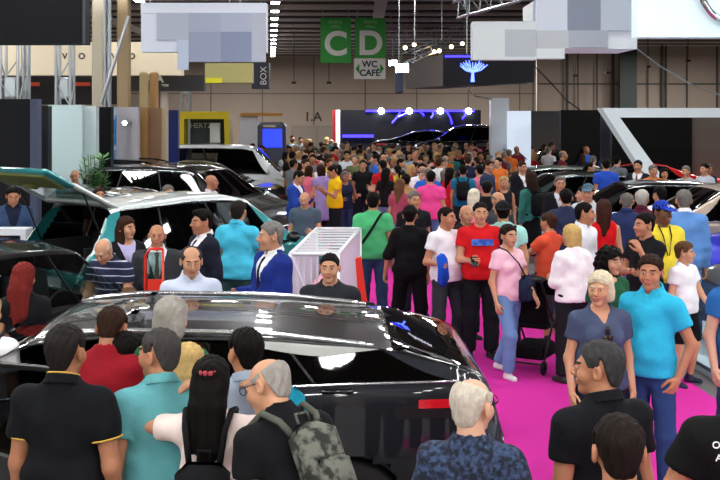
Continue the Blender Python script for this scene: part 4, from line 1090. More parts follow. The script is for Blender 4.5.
o = empty('loudspeaker', (X_at(399, 27), 27, Z_at(82, 27))); tag(o, 'slim dark blue hanging column under the dazzling floodlight', 'loudspeaker')
MB().box((0, 0, 0), (.2, .2, .55), bev=.02).build('cabinet', mat('box_steel', '2c3a52', .4), o); MB().tube([(0, 0, .2), (0, 0, 6.2-o.location.z)], .012, 5).build('wire', METAL, o)
# right stands
board('display_wall', 'slim white pillar box left of the pale lit wall', 491, 509, 98, 36, WHITE, th=.5)
o = board('display_wall', 'pale blue-white lit wall right of the slim white pillar', 508, 531, 111, 35, mat('wall_lit', 'dbeafc', .5, emit=.55))  # brightness of this wall is added as emission of its colour
board('display_wall', 'grey printed board between lit wall and black wall', 531, 561, 111, 40, mottled('board_mixed', '6f655e', '4c5563', .8, 2, .3, .7))
board('display_wall', 'plain black wall left of the slanted white frame', 561, 602, 110, 34, mat('board_black3', '08090c', .6, spec=.2))
board('display_wall', 'dark glass-like panel with small print behind the slanted frame', 602, 624, 110, 32, mat('board_slate', '2b2d3a', .3))
board('display_wall', 'large black wall inside the slanted white frame', 612, 692, 116, 30, mat('board_black3', '08090c', .6, spec=.2))
board('display_wall', 'taupe wall at the right edge inside the white frame', 692, 760, 116, 30.1, mat('board_taupe2', '6d625c', .7))
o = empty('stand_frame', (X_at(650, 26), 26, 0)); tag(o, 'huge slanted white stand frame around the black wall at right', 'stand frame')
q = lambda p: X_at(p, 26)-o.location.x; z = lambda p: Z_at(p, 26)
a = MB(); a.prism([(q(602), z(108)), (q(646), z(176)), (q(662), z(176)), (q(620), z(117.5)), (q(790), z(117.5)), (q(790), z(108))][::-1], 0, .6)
a.prism([(q(646), z(176)), (q(664), 0), (q(680), 0), (q(662), z(176))][::-1], 0, .6); a.build('frame', mat('frame_white', 'd9e4ea', .4, emit=.2), o)  # light on the white frame is put into its material as a glow
board('display_wall', 'tall dark green wall strip below the white header', 620, 637, 46, 51.5, mat('strip_green', '1f2a28', .6), z0=0)
a = MB(); a.tube([(X_at(p, 30), 30, Z_at(y_, 30)) for p, y_ in ((540, 2), (534, 66), (552, 84), (566, 100), (580, 110))], .02, 5); tag(a.build('cable', BLACKP), 'black cable sagging under the white panelled box', 'cable')
a = MB(); a.tube([(X_at(p, 28), 28, Z_at(y_, 28)) for p, y_ in ((640, 2), (636, 48), (660, 66), (690, 84), (725, 97))], .022, 5); tag(a.build('cable', METAL), 'pale cable running down right below the white header', 'cable')
a = MB(); a.tube([(X_at(p, 30), 30, Z_at(y_, 30)) for p, y_ in ((463, 82), (475, 96), (492, 99))], .022, 5); tag(a.build('cable', mat('cable_white', 'd8d8d8', .5)), 'short white cable below the blue tree box', 'cable')
for p, y0, y1 in ((294, 55, 82), (329, 63, 82), (497, 60, 76), (575, 50, 75), (608, 50, 72), (648, 38, 66), (688, 38, 60)):
    o = empty('ceiling_cable', (X_at(p, 45), 45, Z_at(y1, 45))); tag(o, 'thin dark drop cable ending in a small socket box against the back wall', 'cable', 'drop cables against the back wall')
    MB().tube([(0, 0, 0), (0, 0, 6.2-o.location.z)], .018, 5).build('wire', BLACKP, o); MB().box((0, 0, -.03), (.2, .12, .09)).build('socket_box', BLACKP, o)

# stand platforms
PL = mat('platform_pale', 'bcd3da', .4)
a = MB(); p0 = X_at(688, 12.05)
a.add([(p0-.98*sk*0, 12.05, 0), (p0+.62, 4.5, 0), (9, 4.5, 0), (9, 19, 0), (p0+sk*7, 19, 0), (p0, 12.05, .08), (p0+.62, 4.5, .08), (9, 4.5, .08), (9, 19, .08), (p0+sk*7, 19, .08)], [(5, 6, 7, 8, 9), (0, 1, 6, 5), (1, 2, 7, 6), (2, 3, 8, 7), (3, 4, 9, 8), (4, 0, 5, 9)])
tag(a.build('platform', PL), 'low pale blue stand platform at the right edge under the shiny cars', 'platform')
a = MB(); a.tube([(p0, 12.05, .085), (p0+.62, 4.5, .085)], .02, 5); tag(a.build('edge_profile', mat('edge_grey', '4b5560', .4, .6)), 'dark edge profile of the pale platform', 'edge strip')
a = MB(); a.box((3.4, 43.4, .35), (6.2, 4.9, .7)); tag(a.build('platform', mat('board_night', '090b12', .5, spec=.25)), 'raised black platform of the blue neon stand', 'platform')
# ================================================================ CARS
make_car('dark grey coupe-shaped car across the foreground, silver window trim and open front door', 'coupe', (-1.45, 7.42, 0), math.radians(181.5), '1d2026', roofcol='0b0b0d', trim='d5d8da', metal=.3, rails='e6e8ea', door_open=((.02*4.65, .25*4.65), 1))
make_car('glossy black car at the left behind the red-haired woman, seen through its windshield', 'hatch', (-3.52, 10.5, 0), math.radians(-40), '0b0c0e', H=1.5, metal=.05, glassmat=GLASS_MID, glass=GLASS_CLEAR)
make_car('teal car with white roof and raised tailgate', 'suv', (-2.26, 14.32, 0), math.radians(50), '2f8f93', roofcol='dfe8e6', metal=.3, tail_open=27, rearlights='d01222', H=1.75, L=4.2, W=1.68)
make_car('silver-edged dark wagon behind the teal car roof', 'hatch', (-4.1, 18.7, 0), math.radians(-8), '1a1d22', trim='e8ecef', H=1.5, metal=.5, lod=1)
make_car('big black off-road car with sloping windshield and white-lit bonnet', 'suv', (-3.35, 21.3, 0), math.radians(-22), '0a0a0c', H=1.78, metal=.05, lod=1, glass=GLASS_MID)
make_car('tall black estate car with roof rails behind the silver-edged wagon', 'suv', (-4.9, 24.5, 0), math.radians(-4), '0c0c0f', H=1.75, metal=.05, rails='222222', lod=1)
make_car('dark blue low car in front of the white van', 'sedan', (-4.1, 27.5, 0), math.radians(-6), '131a28', H=1.6, metal=.5, lod=1)
make_car('long white van far left behind the parked cars', 'van', (-4.3, 31.5, 0), math.radians(0), 'dfe4e8', H=1.9, metal=0, lod=1)
make_car('dark green hatchback left of the red car', 'hatch', (4.65, 24.4, 0), math.radians(186), '20302c', metal=.5, lod=1)
make_car('silver-green hatchback behind the dark green one', 'hatch', (4.6, 27.4, 0), math.radians(184), '8c9a92', metal=.6, lod=1)
make_car('bright red car behind the crowd at right', 'sedan', (7.6, 30.6, 0), math.radians(175), 'c01a12', H=1.45, metal=.05, lod=1)
make_car('long black car in front of the red car', 'hatch', (5.4, 20.95, 0), math.radians(180), '111316', H=1.5, metal=.4, lod=1)
make_car('champagne coloured car at the right edge with slanting windshield', 'hatch', (6.25, 18.35, .08), math.radians(184), 'b5a497', H=1.52, metal=.7, lod=1, glass=GLASS_MID)
make_car('vivid blue car nose at the right edge', 'sedan', (6.85, 15.7, .08), math.radians(190), '0f1fe0', H=1.4, metal=.3, lod=1)
make_car('shiny dark grey car nose on the pale platform, right edge', 'sedan', (6.35, 12.9, .08), math.radians(186), '3e4750', H=1.38, metal=.7, lod=1)
make_car('gold-black car with raised bonnet beyond the silver-green hatchback', 'hatch', (6.6, 36, 0), math.radians(195), '2c2418', H=1.6, metal=.6, hood_open=40, lod=1)
make_car('dark glossy car on the raised stage, left one', 'sedan', (2.9, 44.6, .7), math.radians(-4), '0c0e16', metal=.5, lod=1)
make_car('dark glossy car with silver line on the raised stage, right one', 'suv', (4.2, 42.2, .7), math.radians(176), '0d1018', metal=.5, lod=1)
# ================================================================ PEOPLE
def held(name, label, cat, sp, K, mb_list, group=None):
    """a thing carried by a figure, built from local shapes given in the figure's frame"""
    o = sp['_o']; r = bpy.data.objects.new(name, None); COL.objects.link(r)
    r.location = o.location; r.rotation_euler = o.rotation_euler; r.scale = o.scale
    tag(r, label, cat, group)
    for nm, mb, m in mb_list:
        for v in mb.v: v -= np.array([0, 0, K['drop']])
        mb.build(nm, m, r, True)
    return r
def wrist(K, i, d=.09): s, e, w_, Fo = K['arm%d' % i]; return w_+Fo*d
def phone(sp, K, i, label, c='0c0d10'):
    p = wrist(K, i, .11); m = MB(); R = K['T']@rotx(-.9); m.box(p, (.075, .012, .15), bev=.005, R=R); return held('phone', label, 'phone', sp, K, [('phone_body', m, mat('phone_'+c, c, .2))])
def backpack(sp, K, label, c, m_=None, w_=.27, h_=.38, z=1.22, strapc=None, sx=.075):
    T = K['T']; f = K['f']; m = MB(); m.box(f((0, .20, z)), (w_, .13, h_), bev=.05, R=T); p = MB(); p.box(f((0, .275, z-.07)), (w_*.75, .05, h_*.45), bev=.02, R=T)
    h = MB(); h.tube([f((-.03, .17, z+h_/2)), f((-.03, .17, z+h_/2+.05)), f((.03, .17, z+h_/2+.05)), f((.03, .17, z+h_/2))], .008, 6)
    mm = m_ or cloth(c); parts = [('bag_body', m, mm), ('front_pocket', p, mm), ('grab_loop', h, mm)]
    for sd in (-1, 1):
        s = MB(); pts = [(sd*sx, .16, z+.15), (sd*.10, .14, 1.42), (sd*.115, .06, 1.487), (sd*.115, -.06, 1.465), (sd*.11, -.125, 1.36), (sd*.125, -.14, 1.2), (sd*.16, -.06, 1.06), (sd*.15, .1, 1.05)]
        s.tube([f(q) for q in pts], .016, 6); parts.append(('strap', s, cloth(strapc or c)))
    return held('backpack', label, 'backpack', sp, K, parts)
def glasses(sp, K, up=0, m=None):
    """spectacles on the face or pushed up on the head; child of the figure"""
    Hc, Rh = K['Hc'], K['Rh']; mb = MB(); g = lambda p: Hc+Rh@np.array(p)-np.array([0, 0, K['drop']])
    y0, z0 = (-.112, .008) if not up else (-.072, .108)
    for sd in (-1, 1):
        mb.tube([g((sd*.031+.024*math.cos(a), y0-(.004 if not up else 0)+abs(math.cos(a))*0, z0+.019*math.sin(a))) for a in np.linspace(0, 2*PI, 17)], .0022, 5, False)
        mb.tube([g((sd*.055, y0, z0+.006)), g((sd*.078, y0+.05, z0+.008)), g((sd*.082, .01, z0+(.004 if not up else -.01)))], .002, 5)
        if up: mb.add([g((sd*.031+.022*math.cos(a), y0-.002, z0+.017*math.sin(a))) for a in np.linspace(0, 2*PI, 13)[:-1]], [tuple(range(12))])
    mb.tube([g((-.008, y0, z0+.004)), g((.008, y0, z0+.004))], .002, 5)
    mb.build('sunglasses' if up else 'glasses', m or BLACKP, sp['_o'], True)
P = person
SK1, SK2, SK3, SK4 = 'b97f60', 'c99474', 'a56f52', 'd8a78b'

# ---- front row, backs to the camera
o, s, K = P('man in black polo with thin golden collar and sleeve edge, nearest at lower left', 65, 326, 1.78, yaw=172, hair=('short', 'dgrey'), skin=SK3, top=('polo', '0b0d12'), arms=('relax', 'down'), bottom=('trousers', '16181c'), w=1.04, hyaw=-8)
gt = MB(); f_ = K['f']; dz_ = np.array([0, 0, K['drop']])
gt.tube([f_((.071*math.cos(a), .018+.071*math.sin(a), 1.517+.36*.071*math.sin(a)))-dz_ for a in np.linspace(-1.2, PI+1.2, 30)], .0048, 6)
gt.build('collar_trim', cloth('c9a04a'), s['_o'], True)
for i in (0, 1):
    a_, e_, _, _ = K['arm%d' % i]; U_ = unit(e_-a_); c_ = a_+U_*.285*.55; p_ = unit(np.cross(U_, (0, 1, 0))); q_ = np.cross(U_, p_)
    gt = MB(); gt.tube([c_+(p_*math.cos(t)+q_*math.sin(t))*.069-dz_ for t in np.linspace(0, 2*PI, 25)], .005, 6, False); gt.build('sleeve_trim', cloth('c9a04a'), s['_o'], True)
o, s, K = P('person in dark red top leaning into the open car door', 104, 348, 1.70, yaw=176, Y=6.05, lean=14, hair=('short', 'brown'), skin=SK3, top=('shirt', '8e1422'), bottom=('jeans', '2a3a5c'), arms=('fwd', 'fwd'), hpitch=15, nocollar=1)
P('child with black hair looking into the car beside the dark red top', 125, 346, 1.52, yaw=185, Y=6.2, hair=('thick', 'dark'), top=('tee', '14141a'), arms=('fwd', 'fwd'), cat='child')
o, s, K = P('man in pale teal polo with grey-black hair, face turned left', 160, 330, 1.72, yaw=-160, hair=('short', '403d3b'), skin=SK1, top=('polo', '5fa3a8'), bottom=('trousers', '2a2c33'), w=1.0, hyaw=40, arms=('down', 'down'))
P('grey-haired person in green top with raised hand by the car roof', 171, 300, 1.74, yaw=168, Y=6.15, hair=('shortbob', '9c9890'), skin=SK2, top=('tee', '1f5b3c'), arms=('down', 'face'), fem=1, w=1.15, bottom=('trousers', '23252c'))
P('blonde person between green top and pale teal polo', 188, 338, 1.56, yaw=170, Y=5.75, hair=('long', 'c4a468'), top=('tee', 'b89a62'), fem=1)
o, s, K = P('woman with long black half-up hair, cream top and black backpack, elbows raised', 211, 358, 1.63, yaw=176, hair=('halfbun', 'dark'), skin=SK2, top=('tee', 'e6d3cc'), fem=1, arms=('wide', 'wide'), bottom=('jeans', '3a4a63'))
backpack(s, K, 'black backpack on the woman with the cream top', '121316', w_=.26, h_=.34, z=1.10)
mb = MB(); Hc, Rh = K['Hc'], K['Rh']
for k in range(9): a = k*2*PI/9; mb.lathe([(.001, .014), (.012, .01), (.014, 0), (.010, -.011), (.001, -.014)], Hc+Rh@np.array((.036*math.cos(a), .088+.034*math.sin(a), .070))-np.array([0, 0, K['drop']]), 8)
mb.build('flower_hair_band', mat('scrunchie', 'b04050', .8), s['_o'], True)
o, s, K = P('man in pale grey-blue shirt behind the bald man with glasses', 246, 329, 1.70, yaw=-158, hair=('short', 'dark'), skin=SK1, top=('shirt', '9aa8ba'), bottom=('trousers', '2b2f38'), w=1.1, arms=('down', 'bent'), hyaw=10)
m = MB(); m.box(K['f']((-.20, .12, 1.22)), (.14, .1, .44), bev=.04, R=K['T'])
held('shoulder_bag', 'bright teal bag hanging at the back of the grey-blue shirt man', 'bag', s, K, [('bag_body', m, cloth('1687a0'))])
o, s, K = P('balding man with glasses in black tee bending left, camouflage backpack', 268, 371, 1.76, yaw=-138, Y=4.68, lean=30, hair=('fringe', '9a958e'), skin=SK2, top=('tee', '0d0e12'), bottom=('trousers', '3c4048'), arms=('fwd', 'swing'), w=1.12, hpitch=4, hyaw=20)
glasses(s, K)
backpack(s, K, 'grey-green camouflage backpack on the bending bald man', '4d5047', mottled('camo', '1f221e', '66675e', 22, 2, .42, .58), w_=.22, h_=.36, z=1.2, strapc='55584f')
o, s, K = P('bald older man with short white hair and blue mottled shirt, seen from behind', 472, 378, 1.69, yaw=168, hair=('balding', 'c9bfb0'), skin=SK4, top=('tee', mottled('navy_print', '0e1526', '36486a', 42, 5, .44, .62)), bottom=('trousers', '23262e'), w=.82, hyaw=-25, arms=('relax', 'relax'))
glasses(s, K)
o, s, K = P('grey-haired man in black polo turned left at lower right', 601, 342, 1.75, yaw=-156, hair=('short', '3a3a3a'), skin=SK1, top=('polo', '0f1116'), bottom=('trousers', '17191f'), w=1.1, hyaw=42, arms=('down', 'down'))
P('dark-haired head closest to the camera at the bottom edge', 619, 417, 1.735, yaw=178, hair=('short', '1d1613'), skin=SK1, top=('tee', '15161b'), w=1.05)
o, s, K = P('man in black tee with white back lettering, cut by the right edge', 753, 322, 1.86, yaw=178, Y=4.35, hair=('short', 'dark'), skin=SK1, top=('tee', '0b0b0d'), w=1.35, arms=('down', 'elbow'), bottom=('trousers', '17191f'))
T_ = K['T']
for tx, sz, xx, zz in (('ON THE', .036, .138, 1.41), ('AIR', .036, .165, 1.365)):
    t = text_obj('lettering', tx, sz, mat('print_white', 'eeeeee', .6), s['_o'], (xx, .192, zz), (PI/2+.1, 0, PI), ext=.002)
MB().lathe([(.001, .003), (.02, .003), (.02, -.003)], (.142, .195, 1.29), 16, 'y').build('red_dot', mat('print_red', 'e02a3a', .6), s['_o'])
P('person in blue sleeve at the right edge, only an arm in view', 741, 268, 1.75, yaw=10, Y=8.2, hair=('short', 'dark'), skin=SK4, top=('tee', '2a68a8'), arms=('relax', 'relax'), w=1.05, bottom=('jeans', '2a3a5c'))

# ---- right middle group
o, s, K = P('woman with short white-blond hair in slate blue V-neck tee, sunglasses on its neckline', 600, 272, 1.67, yaw=6, hair=('shortbob', 'pblond'), skin=SK2, top=('tee', '46506b'), vneck=1, fem=1, arms=('relax', 'relax'), bottom=('trousers', '1c2030'), hyaw=-35, hem=.84, w=1.22)
m = MB()
for sd in (-1, 1): m.tube([K['f']((sd*.004+.006, -.152, 1.37)), K['f']((sd*.012+.006, -.158, 1.31))], .008, 6); m.lathe([(.001, -.004), (.022, -.004), (.022, .004), (.001, .004)], K['f']((sd*.014+.006, -.166, 1.285)), 12, 'y')
held('sunglasses', 'folded sunglasses hanging at the V-neck of the slate blue tee', 'sunglasses', s, K, [('frame', m, mat('shades_brown', '2c1d14', .15))])
p = wrist(K, 0, .1); m = MB(); m.box(p+np.array([0, 0, -.40]), (.09, .22, .26), bev=.03); h = MB()
for yy in (-.06, .06): h.tube([p+np.array([0, yy, -.28]), p+np.array([0, yy*.5, -.08]), p+np.array([0, 0, 0])], .009, 6)
held('handbag', 'black handbag in the right hand of the woman in slate blue', 'handbag', s, K, [('bag_body', m, mat('leather_black', '0f1014', .4)), ('handles', h, mat('leather_black', '0f1014', .4))])
P('man in bright cyan polo and jeans, hand in pocket', 651, 255, 1.77, yaw=-38, hair=('short', 'brown'), skin=SK1, top=('polo', '2fb6dc'), belly=.3, w=.84, arms=('relax', 'pocket'), bottom=('jeans', '2b4474'), hyaw=14, shoes='2a2a35')
P('boy in white tee and black shorts walking at the edge of the carpet', 684, 243, 1.46, yaw=40, hair=('thick', '5a3d28'), skin=SK2, top=('tee', 'e9e9ee'), arms=('relax', 'swing'), bottom=('shorts', '0e0f12'), legs='ease', hyaw=28, shoes='1c2440', w=.9, cat='boy')
o, s, K = P('woman with curly dark hair, sunglasses on her head and dark green top', 609, 248, 1.63, yaw=25, hair=('curly', 'dark'), skin=SK2, top=('tee', '1f5236'), fem=1, hyaw=15, bottom=('trousers', '20242c')); glasses(s, K, 1)
o, s, K = P('woman in pale pink tee and light jeans walking on the carpet', 508, 225, 1.63, yaw=34, hair=('pony', '241a16'), skin=SK2, top=('tee', 'eebfd0'), fem=1, arms=('relax', 'swing'), bottom=('jeans', '6c8fc0'), legs='walk', hyaw=-5, shoes='e4e4e4')
glasses(s, K, 1)
m = MB(); m.box(K['f']((.16, -.13, 1.02)), (.24, .13, .30), bev=.05, R=rotz(.3)); q_ = MB(); q_.box(K['f']((.17, -.20, .96)), (.17, .04, .14), bev=.02, R=rotz(.3)); t_ = MB(); t_.tube([K['f'](p) for p in ((.14, -.14, 1.16), (.02, -.155, 1.32), (-.10, -.10, 1.46), (-.11, .03, 1.49), (-.04, .14, 1.38))], .008, 6)
held('bag', 'navy drawstring bag on the woman in pale pink tee', 'bag', s, K, [('bag_body', m, cloth('1d2740')), ('front_pocket', q_, cloth('1d2740')), ('strap', t_, cloth('141a2c'))])
o, s, K = P('man in red tee with blue chest block', 480, 202, 1.78, yaw=4, hair=('crop', 'dark'), skin=SK2, top=('tee', 'd01a22'), arms=('bent', 'relax'), bottom=('trousers', '16181e'), w=1.06)
m = MB(); G = []
for z in np.linspace(1.27, 1.34, 4): G.append([K['f']((x, -.142-.022*math.cos(x*9)+.0, z))-np.array([0, 0, K['drop']]) for x in np.linspace(-.12, .12, 9)])
m.grid(G); m.build('chest_print', mottled('print_blue', '2e55b8', '4a7fd8', 14), s['_o'], True)
phone(s, K, 0, 'small dark phone in the hands of the man in red tee')
o, s, K = P('man in white tee with dark grey trousers and beard', 446, 207, 1.72, yaw=38, hair=('crop', 'dark'), skin=SK1, top=('tee', 'eceaf0'), arms=('outer', 'relax'), bottom=('trousers', '2d3036'), hyaw=18, legs='ease')
p = wrist(K, 0, .1); m = MB(); m.prism([(-.05, .08), (.02, .12), (.07, .06), (.10, -.16), (.03, -.25), (-.03, -.20), (-.02, -.05)][::-1], -.03, .03)
for v in m.v: v += p
held('cloth_bag', 'royal blue folded cloth bag held by the man in white tee', 'bag', s, K, [('cloth', m, cloth('1a50c8'))])
P('large woman in black top and trousers seen from behind, hair in a bun', 410, 206, 1.68, yaw=172, hair=('bun', 'dark'), skin=SK1, top=('half', '08080b'), fem=1, w=1.3, arms=('down', 'away'), bottom=('trousers', '0a0a0d'), hem=.80, legs='ease')
o, s, K = P('man in green tee with black cross strap seen from behind', 373, 196, 1.76, yaw=178, Y=14.15, hair=('short', 'dark'), skin=SK1, top=('tee', '4fb878'), bottom=('jeans', '33486a'), arms=('relax', 'relax'), w=1.1, belly=.2, shoes='d8d8b0')
m = MB(); m.tube([K['f'](p) for p in ((-.14, -.05, 1.47), (-.10, .10, 1.46), (.0, .15, 1.30), (.12, .145, 1.12), (.19, .05, 1.02))][::1], .017, 6)
m.build('cross_strap', cloth('0e0f12'), s['_o'], True)
P('bald man in grey-blue polo beside the white cage frame', 305, 191, 1.62, yaw=-8, Y=16.3, hair=('bald', 'grey'), skin=SK2, top=('polo', '4f5b6b'), arms=('relax', 'bent'), hpitch=12, w=1.1)
P('man in bright yellow tee looking at a phone', 335, 166, 1.76, yaw=-70, hair=('crop', 'dark'), skin=SK1, top=('tee', 'f0c010'), arms=('phone', 'phone'), hpitch=22, bottom=('trousers', '14151a'))
P('person in long lilac top behind the yellow tee', 321, 165, 1.70, yaw=-150, hair=('bob', 'brown'), fem=1, top=('dress', 'a58cc8'))
P('person in coral pink dress beside the blue suit', 309, 166, 1.66, yaw=165, hair=('bob', 'brown'), fem=1, top=('dress', 'f0768e'))
P('man in royal blue suit looking down, left of the pink dress', 296, 171, 1.76, yaw=70, hair=('short', 'dark'), top=('jacket', '20419a'), bottom=('trousers', '20419a'), hpitch=20, arms=('phone', 'phone'))
P('person in black top with hand to mouth, before the white shirt man', 363, 160, 1.72, yaw=0, hair=('short', 'dgrey'), top=('tee', '101014'), arms=('relax', 'bent'))
P('tall man in white shirt in the middle of the crowd', 347, 151, 1.80, yaw=0, hair=('short', 'dark'), top=('shirt', 'dfe4ee'))
P('man in hot pink tee seen from behind', 431, 171, 1.76, yaw=172, hair=('short', 'dark'), top=('tee', 'f0509a'), bottom=('jeans', '5a6f98'), w=1.1, belly=.2)
P('woman with long brown hair and dusty rose top with strap', 400, 179, 1.64, yaw=155, hair=('long', '6a4a30'), fem=1, top=('tee', 'a4485c'), bottom=('jeans', '6a86b0'))
P('grey-haired man behind the large woman in black', 414, 194, 1.72, yaw=20, Y=14.9, hair=('short', 'grey'), top=('tee', '17191f'))
P('dark-haired woman in black with light jeans near the dusty rose top', 386, 168, 1.66, yaw=150, hair=('long', 'dark'), fem=1, top=('tee', '0f1014'), bottom=('jeans', '7a90b8'))
P('woman in red dress near the hot pink tee', 450, 168, 1.66, yaw=130, hair=('long', 'dark'), fem=1, top=('dress', 'd81c28'))
o, s, K = P('person in teal-blue tee with black backpack seen from behind', 463, 165, 1.74, yaw=175, hair=('short', 'dark'), top=('tee', '1f7396')); backpack(s, K, 'black backpack on the teal-blue tee', '101116')
P('woman with very light blond hair and pink top left of the black tee', 474, 184, 1.64, yaw=160, Y=16.5, hair=('long', 'e6dcc4'), fem=1, top=('tee', 'f08ca0'))
P('bald man behind the man in red tee', 466, 203, 1.66, yaw=20, Y=13.4, hair=('bald', 'grey'), top=('tee', '2a2024'))
P('man in navy tee in front of the silver-green hatchback', 488, 159, 1.83, yaw=60, Y=22.3, hair=('short', 'brown'), top=('tee', '2c3c5c'))
P('person in black tee with bare arms near the silver-green car', 487, 180, 1.72, yaw=170, Y=17.2, hair=('short', 'dark'), top=('tee', '131418'))
P('woman in black top with sunglasses on her head near the navy tee', 504, 173, 1.66, yaw=0, Y=19.5, hair=('bob', 'b59a70'), fem=1, top=('vest', '16161a'))
P('person in mint green tee and dark cap seen from behind', 503, 201, 1.78, yaw=176, hair=('short', 'dark'), top=('tee', 'a3dcd2'), w=1.15, arms=('relax', 'relax'), cap='back', capc='14161c')
P('grey-bearded bald man behind the dark cap', 498, 196, 1.74, yaw=30, Y=14.6, hair=('fringe', 'grey'), top=('tee', '3a3f48'))
o, s, K = P('woman in teal top with long dark hair and black skirt', 531, 167, 1.80, yaw=-150, Y=18.4, hair=('long', '2c1d16'), fem=1, top=('long', '33776c'), bottom=('skirt', '0c0d11')); backpack(s, K, 'black backpack on the woman in teal top', '0f1116')
P('woman in orange-red tee and grey leggings pushing the stroller', 549, 213, 1.62, yaw=-140, hair=('bun', '3a2519'), fem=1, top=('tee', 'e0553a'), bottom=('leggings', '35363c'), arms=('reach', 'reach'), legs='walk', shoes='2a2224')
P('blonde woman in loose white top seen from behind', 572, 225, 1.63, yaw=-160, hair=('bob', 'c8a868'), fem=1, top=('half', 'f2f0f4'), hyaw=20, bottom=('trousers', '1a1b20'), w=1.15, arms=('relax', 'bent'))
P('smiling man with dark hair in white shirt facing right', 584, 203, 1.76, yaw=50, hair=('short', 'dark'), skin=SK1, top=('shirt', 'e6e9f4'), hyaw=28)
P('woman in sleeveless red top with long dark hair', 604, 200, 1.72, yaw=170, hair=('long', '3a1e18'), fem=1, skin=SK2, top=('vest', 'd4121c'), bottom=('skirt', '1a1a1f'))
P('man in dark navy tee seen from behind, left of the red top', 566, 189, 1.76, yaw=175, hair=('short', 'dark'), top=('tee', '2b3350'), bottom=('jeans', '2c3a58'))
P('grey-haired man in dark jacket facing the camera by the cars', 560, 176, 1.78, yaw=0, hair=('short', 'grey'), top=('jacket', '17181d'), inner='d5dae5')
P('man in grey-blue cap behind the red sleeveless top', 588, 184, 1.78, yaw=-20, hair=('short', 'dark'), top=('tee', 'c9cdd6'), cap='front', capc='5a7286')
P('man in black tee with hand at his face', 645, 213, 1.76, yaw=-60, hair=('short', 'dark'), skin=SK1, top=('tee', '0f1014'), arms=('cross', 'face'), hyaw=-8)
o, s, K = P('man in yellow vest with royal blue cap and lanyard', 662, 199, 1.82, yaw=10, Y=12.0, hair=('short', 'dark'), skin='6e4733', top=('tee', 'ecd23e'), cap='front', capc='1c3cae', arms=('relax', 'bent'), bottom=('jeans', '2b3f63'), hyaw=18)
m = MB()
for sd in (-1, 1): m.tube([K['f'](p)-np.array([0, 0, K['drop']]) for p in ((sd*.06, -.05, 1.475), (sd*.045, -.13, 1.38), (sd*.01, -.155, 1.18))], .007, 6)
m.build('lanyard', cloth('15161a'), s['_o'], True)
text_obj('cap_emblem', 'LA', .045, SW, s['_o'], tuple(K['Hc']+K['Rh']@np.array((0, -.098, .078))-np.array([0, 0, K['drop']])), (PI/2-.5, 0, math.radians(18)), ext=.003)
P('man in light blue suit seen from behind with grey hair', 684, 190, 1.86, yaw=172, hair=('short', 'grey'), top=('jacket', '5f8fd0'), bottom=('trousers', '5f8fd0'), w=1.12)
P('dark-haired person in white tee left of the light blue suit', 660, 187, 1.74, yaw=-160, Y=15.6, hair=('short', 'dark'), top=('tee', 'dcdce4'))
P('grey-haired man in maroon shirt', 642, 192, 1.76, yaw=150, Y=14.6, hair=('short', 'white'), top=('shirt', '5a1f35'))
P('bald man in navy shirt left of the maroon shirt', 627, 190, 1.76, yaw=160, Y=14.2, hair=('balding', 'grey'), top=('shirt', '283560'), bottom=('jeans', '5a84b8'))
P('man in dark suit and white shirt before the slanted white frame', 638, 159, 1.80, yaw=-30, Y=23.0, hair=('short', 'dark'), top=('jacket', '1a1e2a'), tie='15161c')
P('person in orange top right of the dark suit', 653, 166, 1.74, yaw=10, Y=22.2, hair=('short', 'grey'), top=('shirt', 'e07a26'))
P('woman with dark hair behind the orange top', 664, 170, 1.66, yaw=0, Y=22.4, hair=('long', 'dark'), fem=1, top=('tee', '15151a'))
P('person in pale grey shirt under the black wall at right', 686, 170, 1.70, yaw=-40, Y=22.6, hair=('short', 'grey'), top=('shirt', 'a8b0bc'))
P('person in pale shirt at the right edge under the taupe wall', 705, 168, 1.72, yaw=-60, Y=23.2, hair=('short', 'dark'), top=('shirt', 'b7bccb'))
P('person in bright blue top between the dark cars at right', 606, 157, 1.84, yaw=175, Y=22.8, hair=('short', 'dark'), top=('tee', '2a52c0'))
P('person in dark jacket with light shirt by the slanting windshield', 522, 157, 1.78, yaw=30, Y=22.8, hair=('short', 'brown'), top=('jacket', '17181f'), inner='e6e9f0')

# ---- left group
P('man in blue blazer under the raised tailgate', 13, 184, 1.82, yaw=20, Y=14.6, hair=('short', 'dark'), skin=SK1, top=('jacket', '34486a'), inner='1a2036', arms=('bent', 'bent'), bottom=('trousers', '1d2230'), hpitch=15)
P('man in black shirt seen from behind by the plant', 101, 164, 1.76, yaw=178, Y=21.9, hair=('short', 'dark'), top=('tee', '11161a'))
P('bald man beyond the raised tailgate', 75, 171, 1.76, yaw=10, Y=19.9, hair=('bald', 'grey'), top=('shirt', '8c8f98'))
P('dark-haired person between the tailgate and the wagon', 99, 188, 1.66, yaw=30, Y=16.6, hair=('short', 'brown'), top=('tee', '3c2b28'))
P('grey-haired man beyond the white roof of the teal car', 168, 186, 1.72, yaw=30, Y=16.2, hair=('short', 'grey'), top=('shirt', '3e4450'))
P('bald man in white tee beside the black off-road car', 211, 169, 1.76, yaw=80, Y=18.3, hair=('bald', 'grey'), skin=SK1, top=('tee', 'c9c9cf'), bottom=('trousers', '22252c'))
o, s, K = P('man in cyan polo and jeans by the teal car, holding a bottle', 238, 201, 1.80, yaw=160, hair=('short', 'dgrey'), skin=SK2, top=('polo', '4cc6e8'), arms=('fwd', 'relax'), bottom=('jeans', '2f4a50'), w=1.1, hyaw=10)
p = wrist(K, 1, .10); m = MB(); m.lathe([(.001, -.10), (.032, -.10), (.033, .04), (.014, .08), (.014, .10), (.001, .10)], p, 14); held('water_bottle', 'clear bluish water bottle in the hand of the man in cyan polo', 'bottle', s, K, [('bottle', m, mat('pet_bottle', 'b9d4dc', .1, spec=.8))])
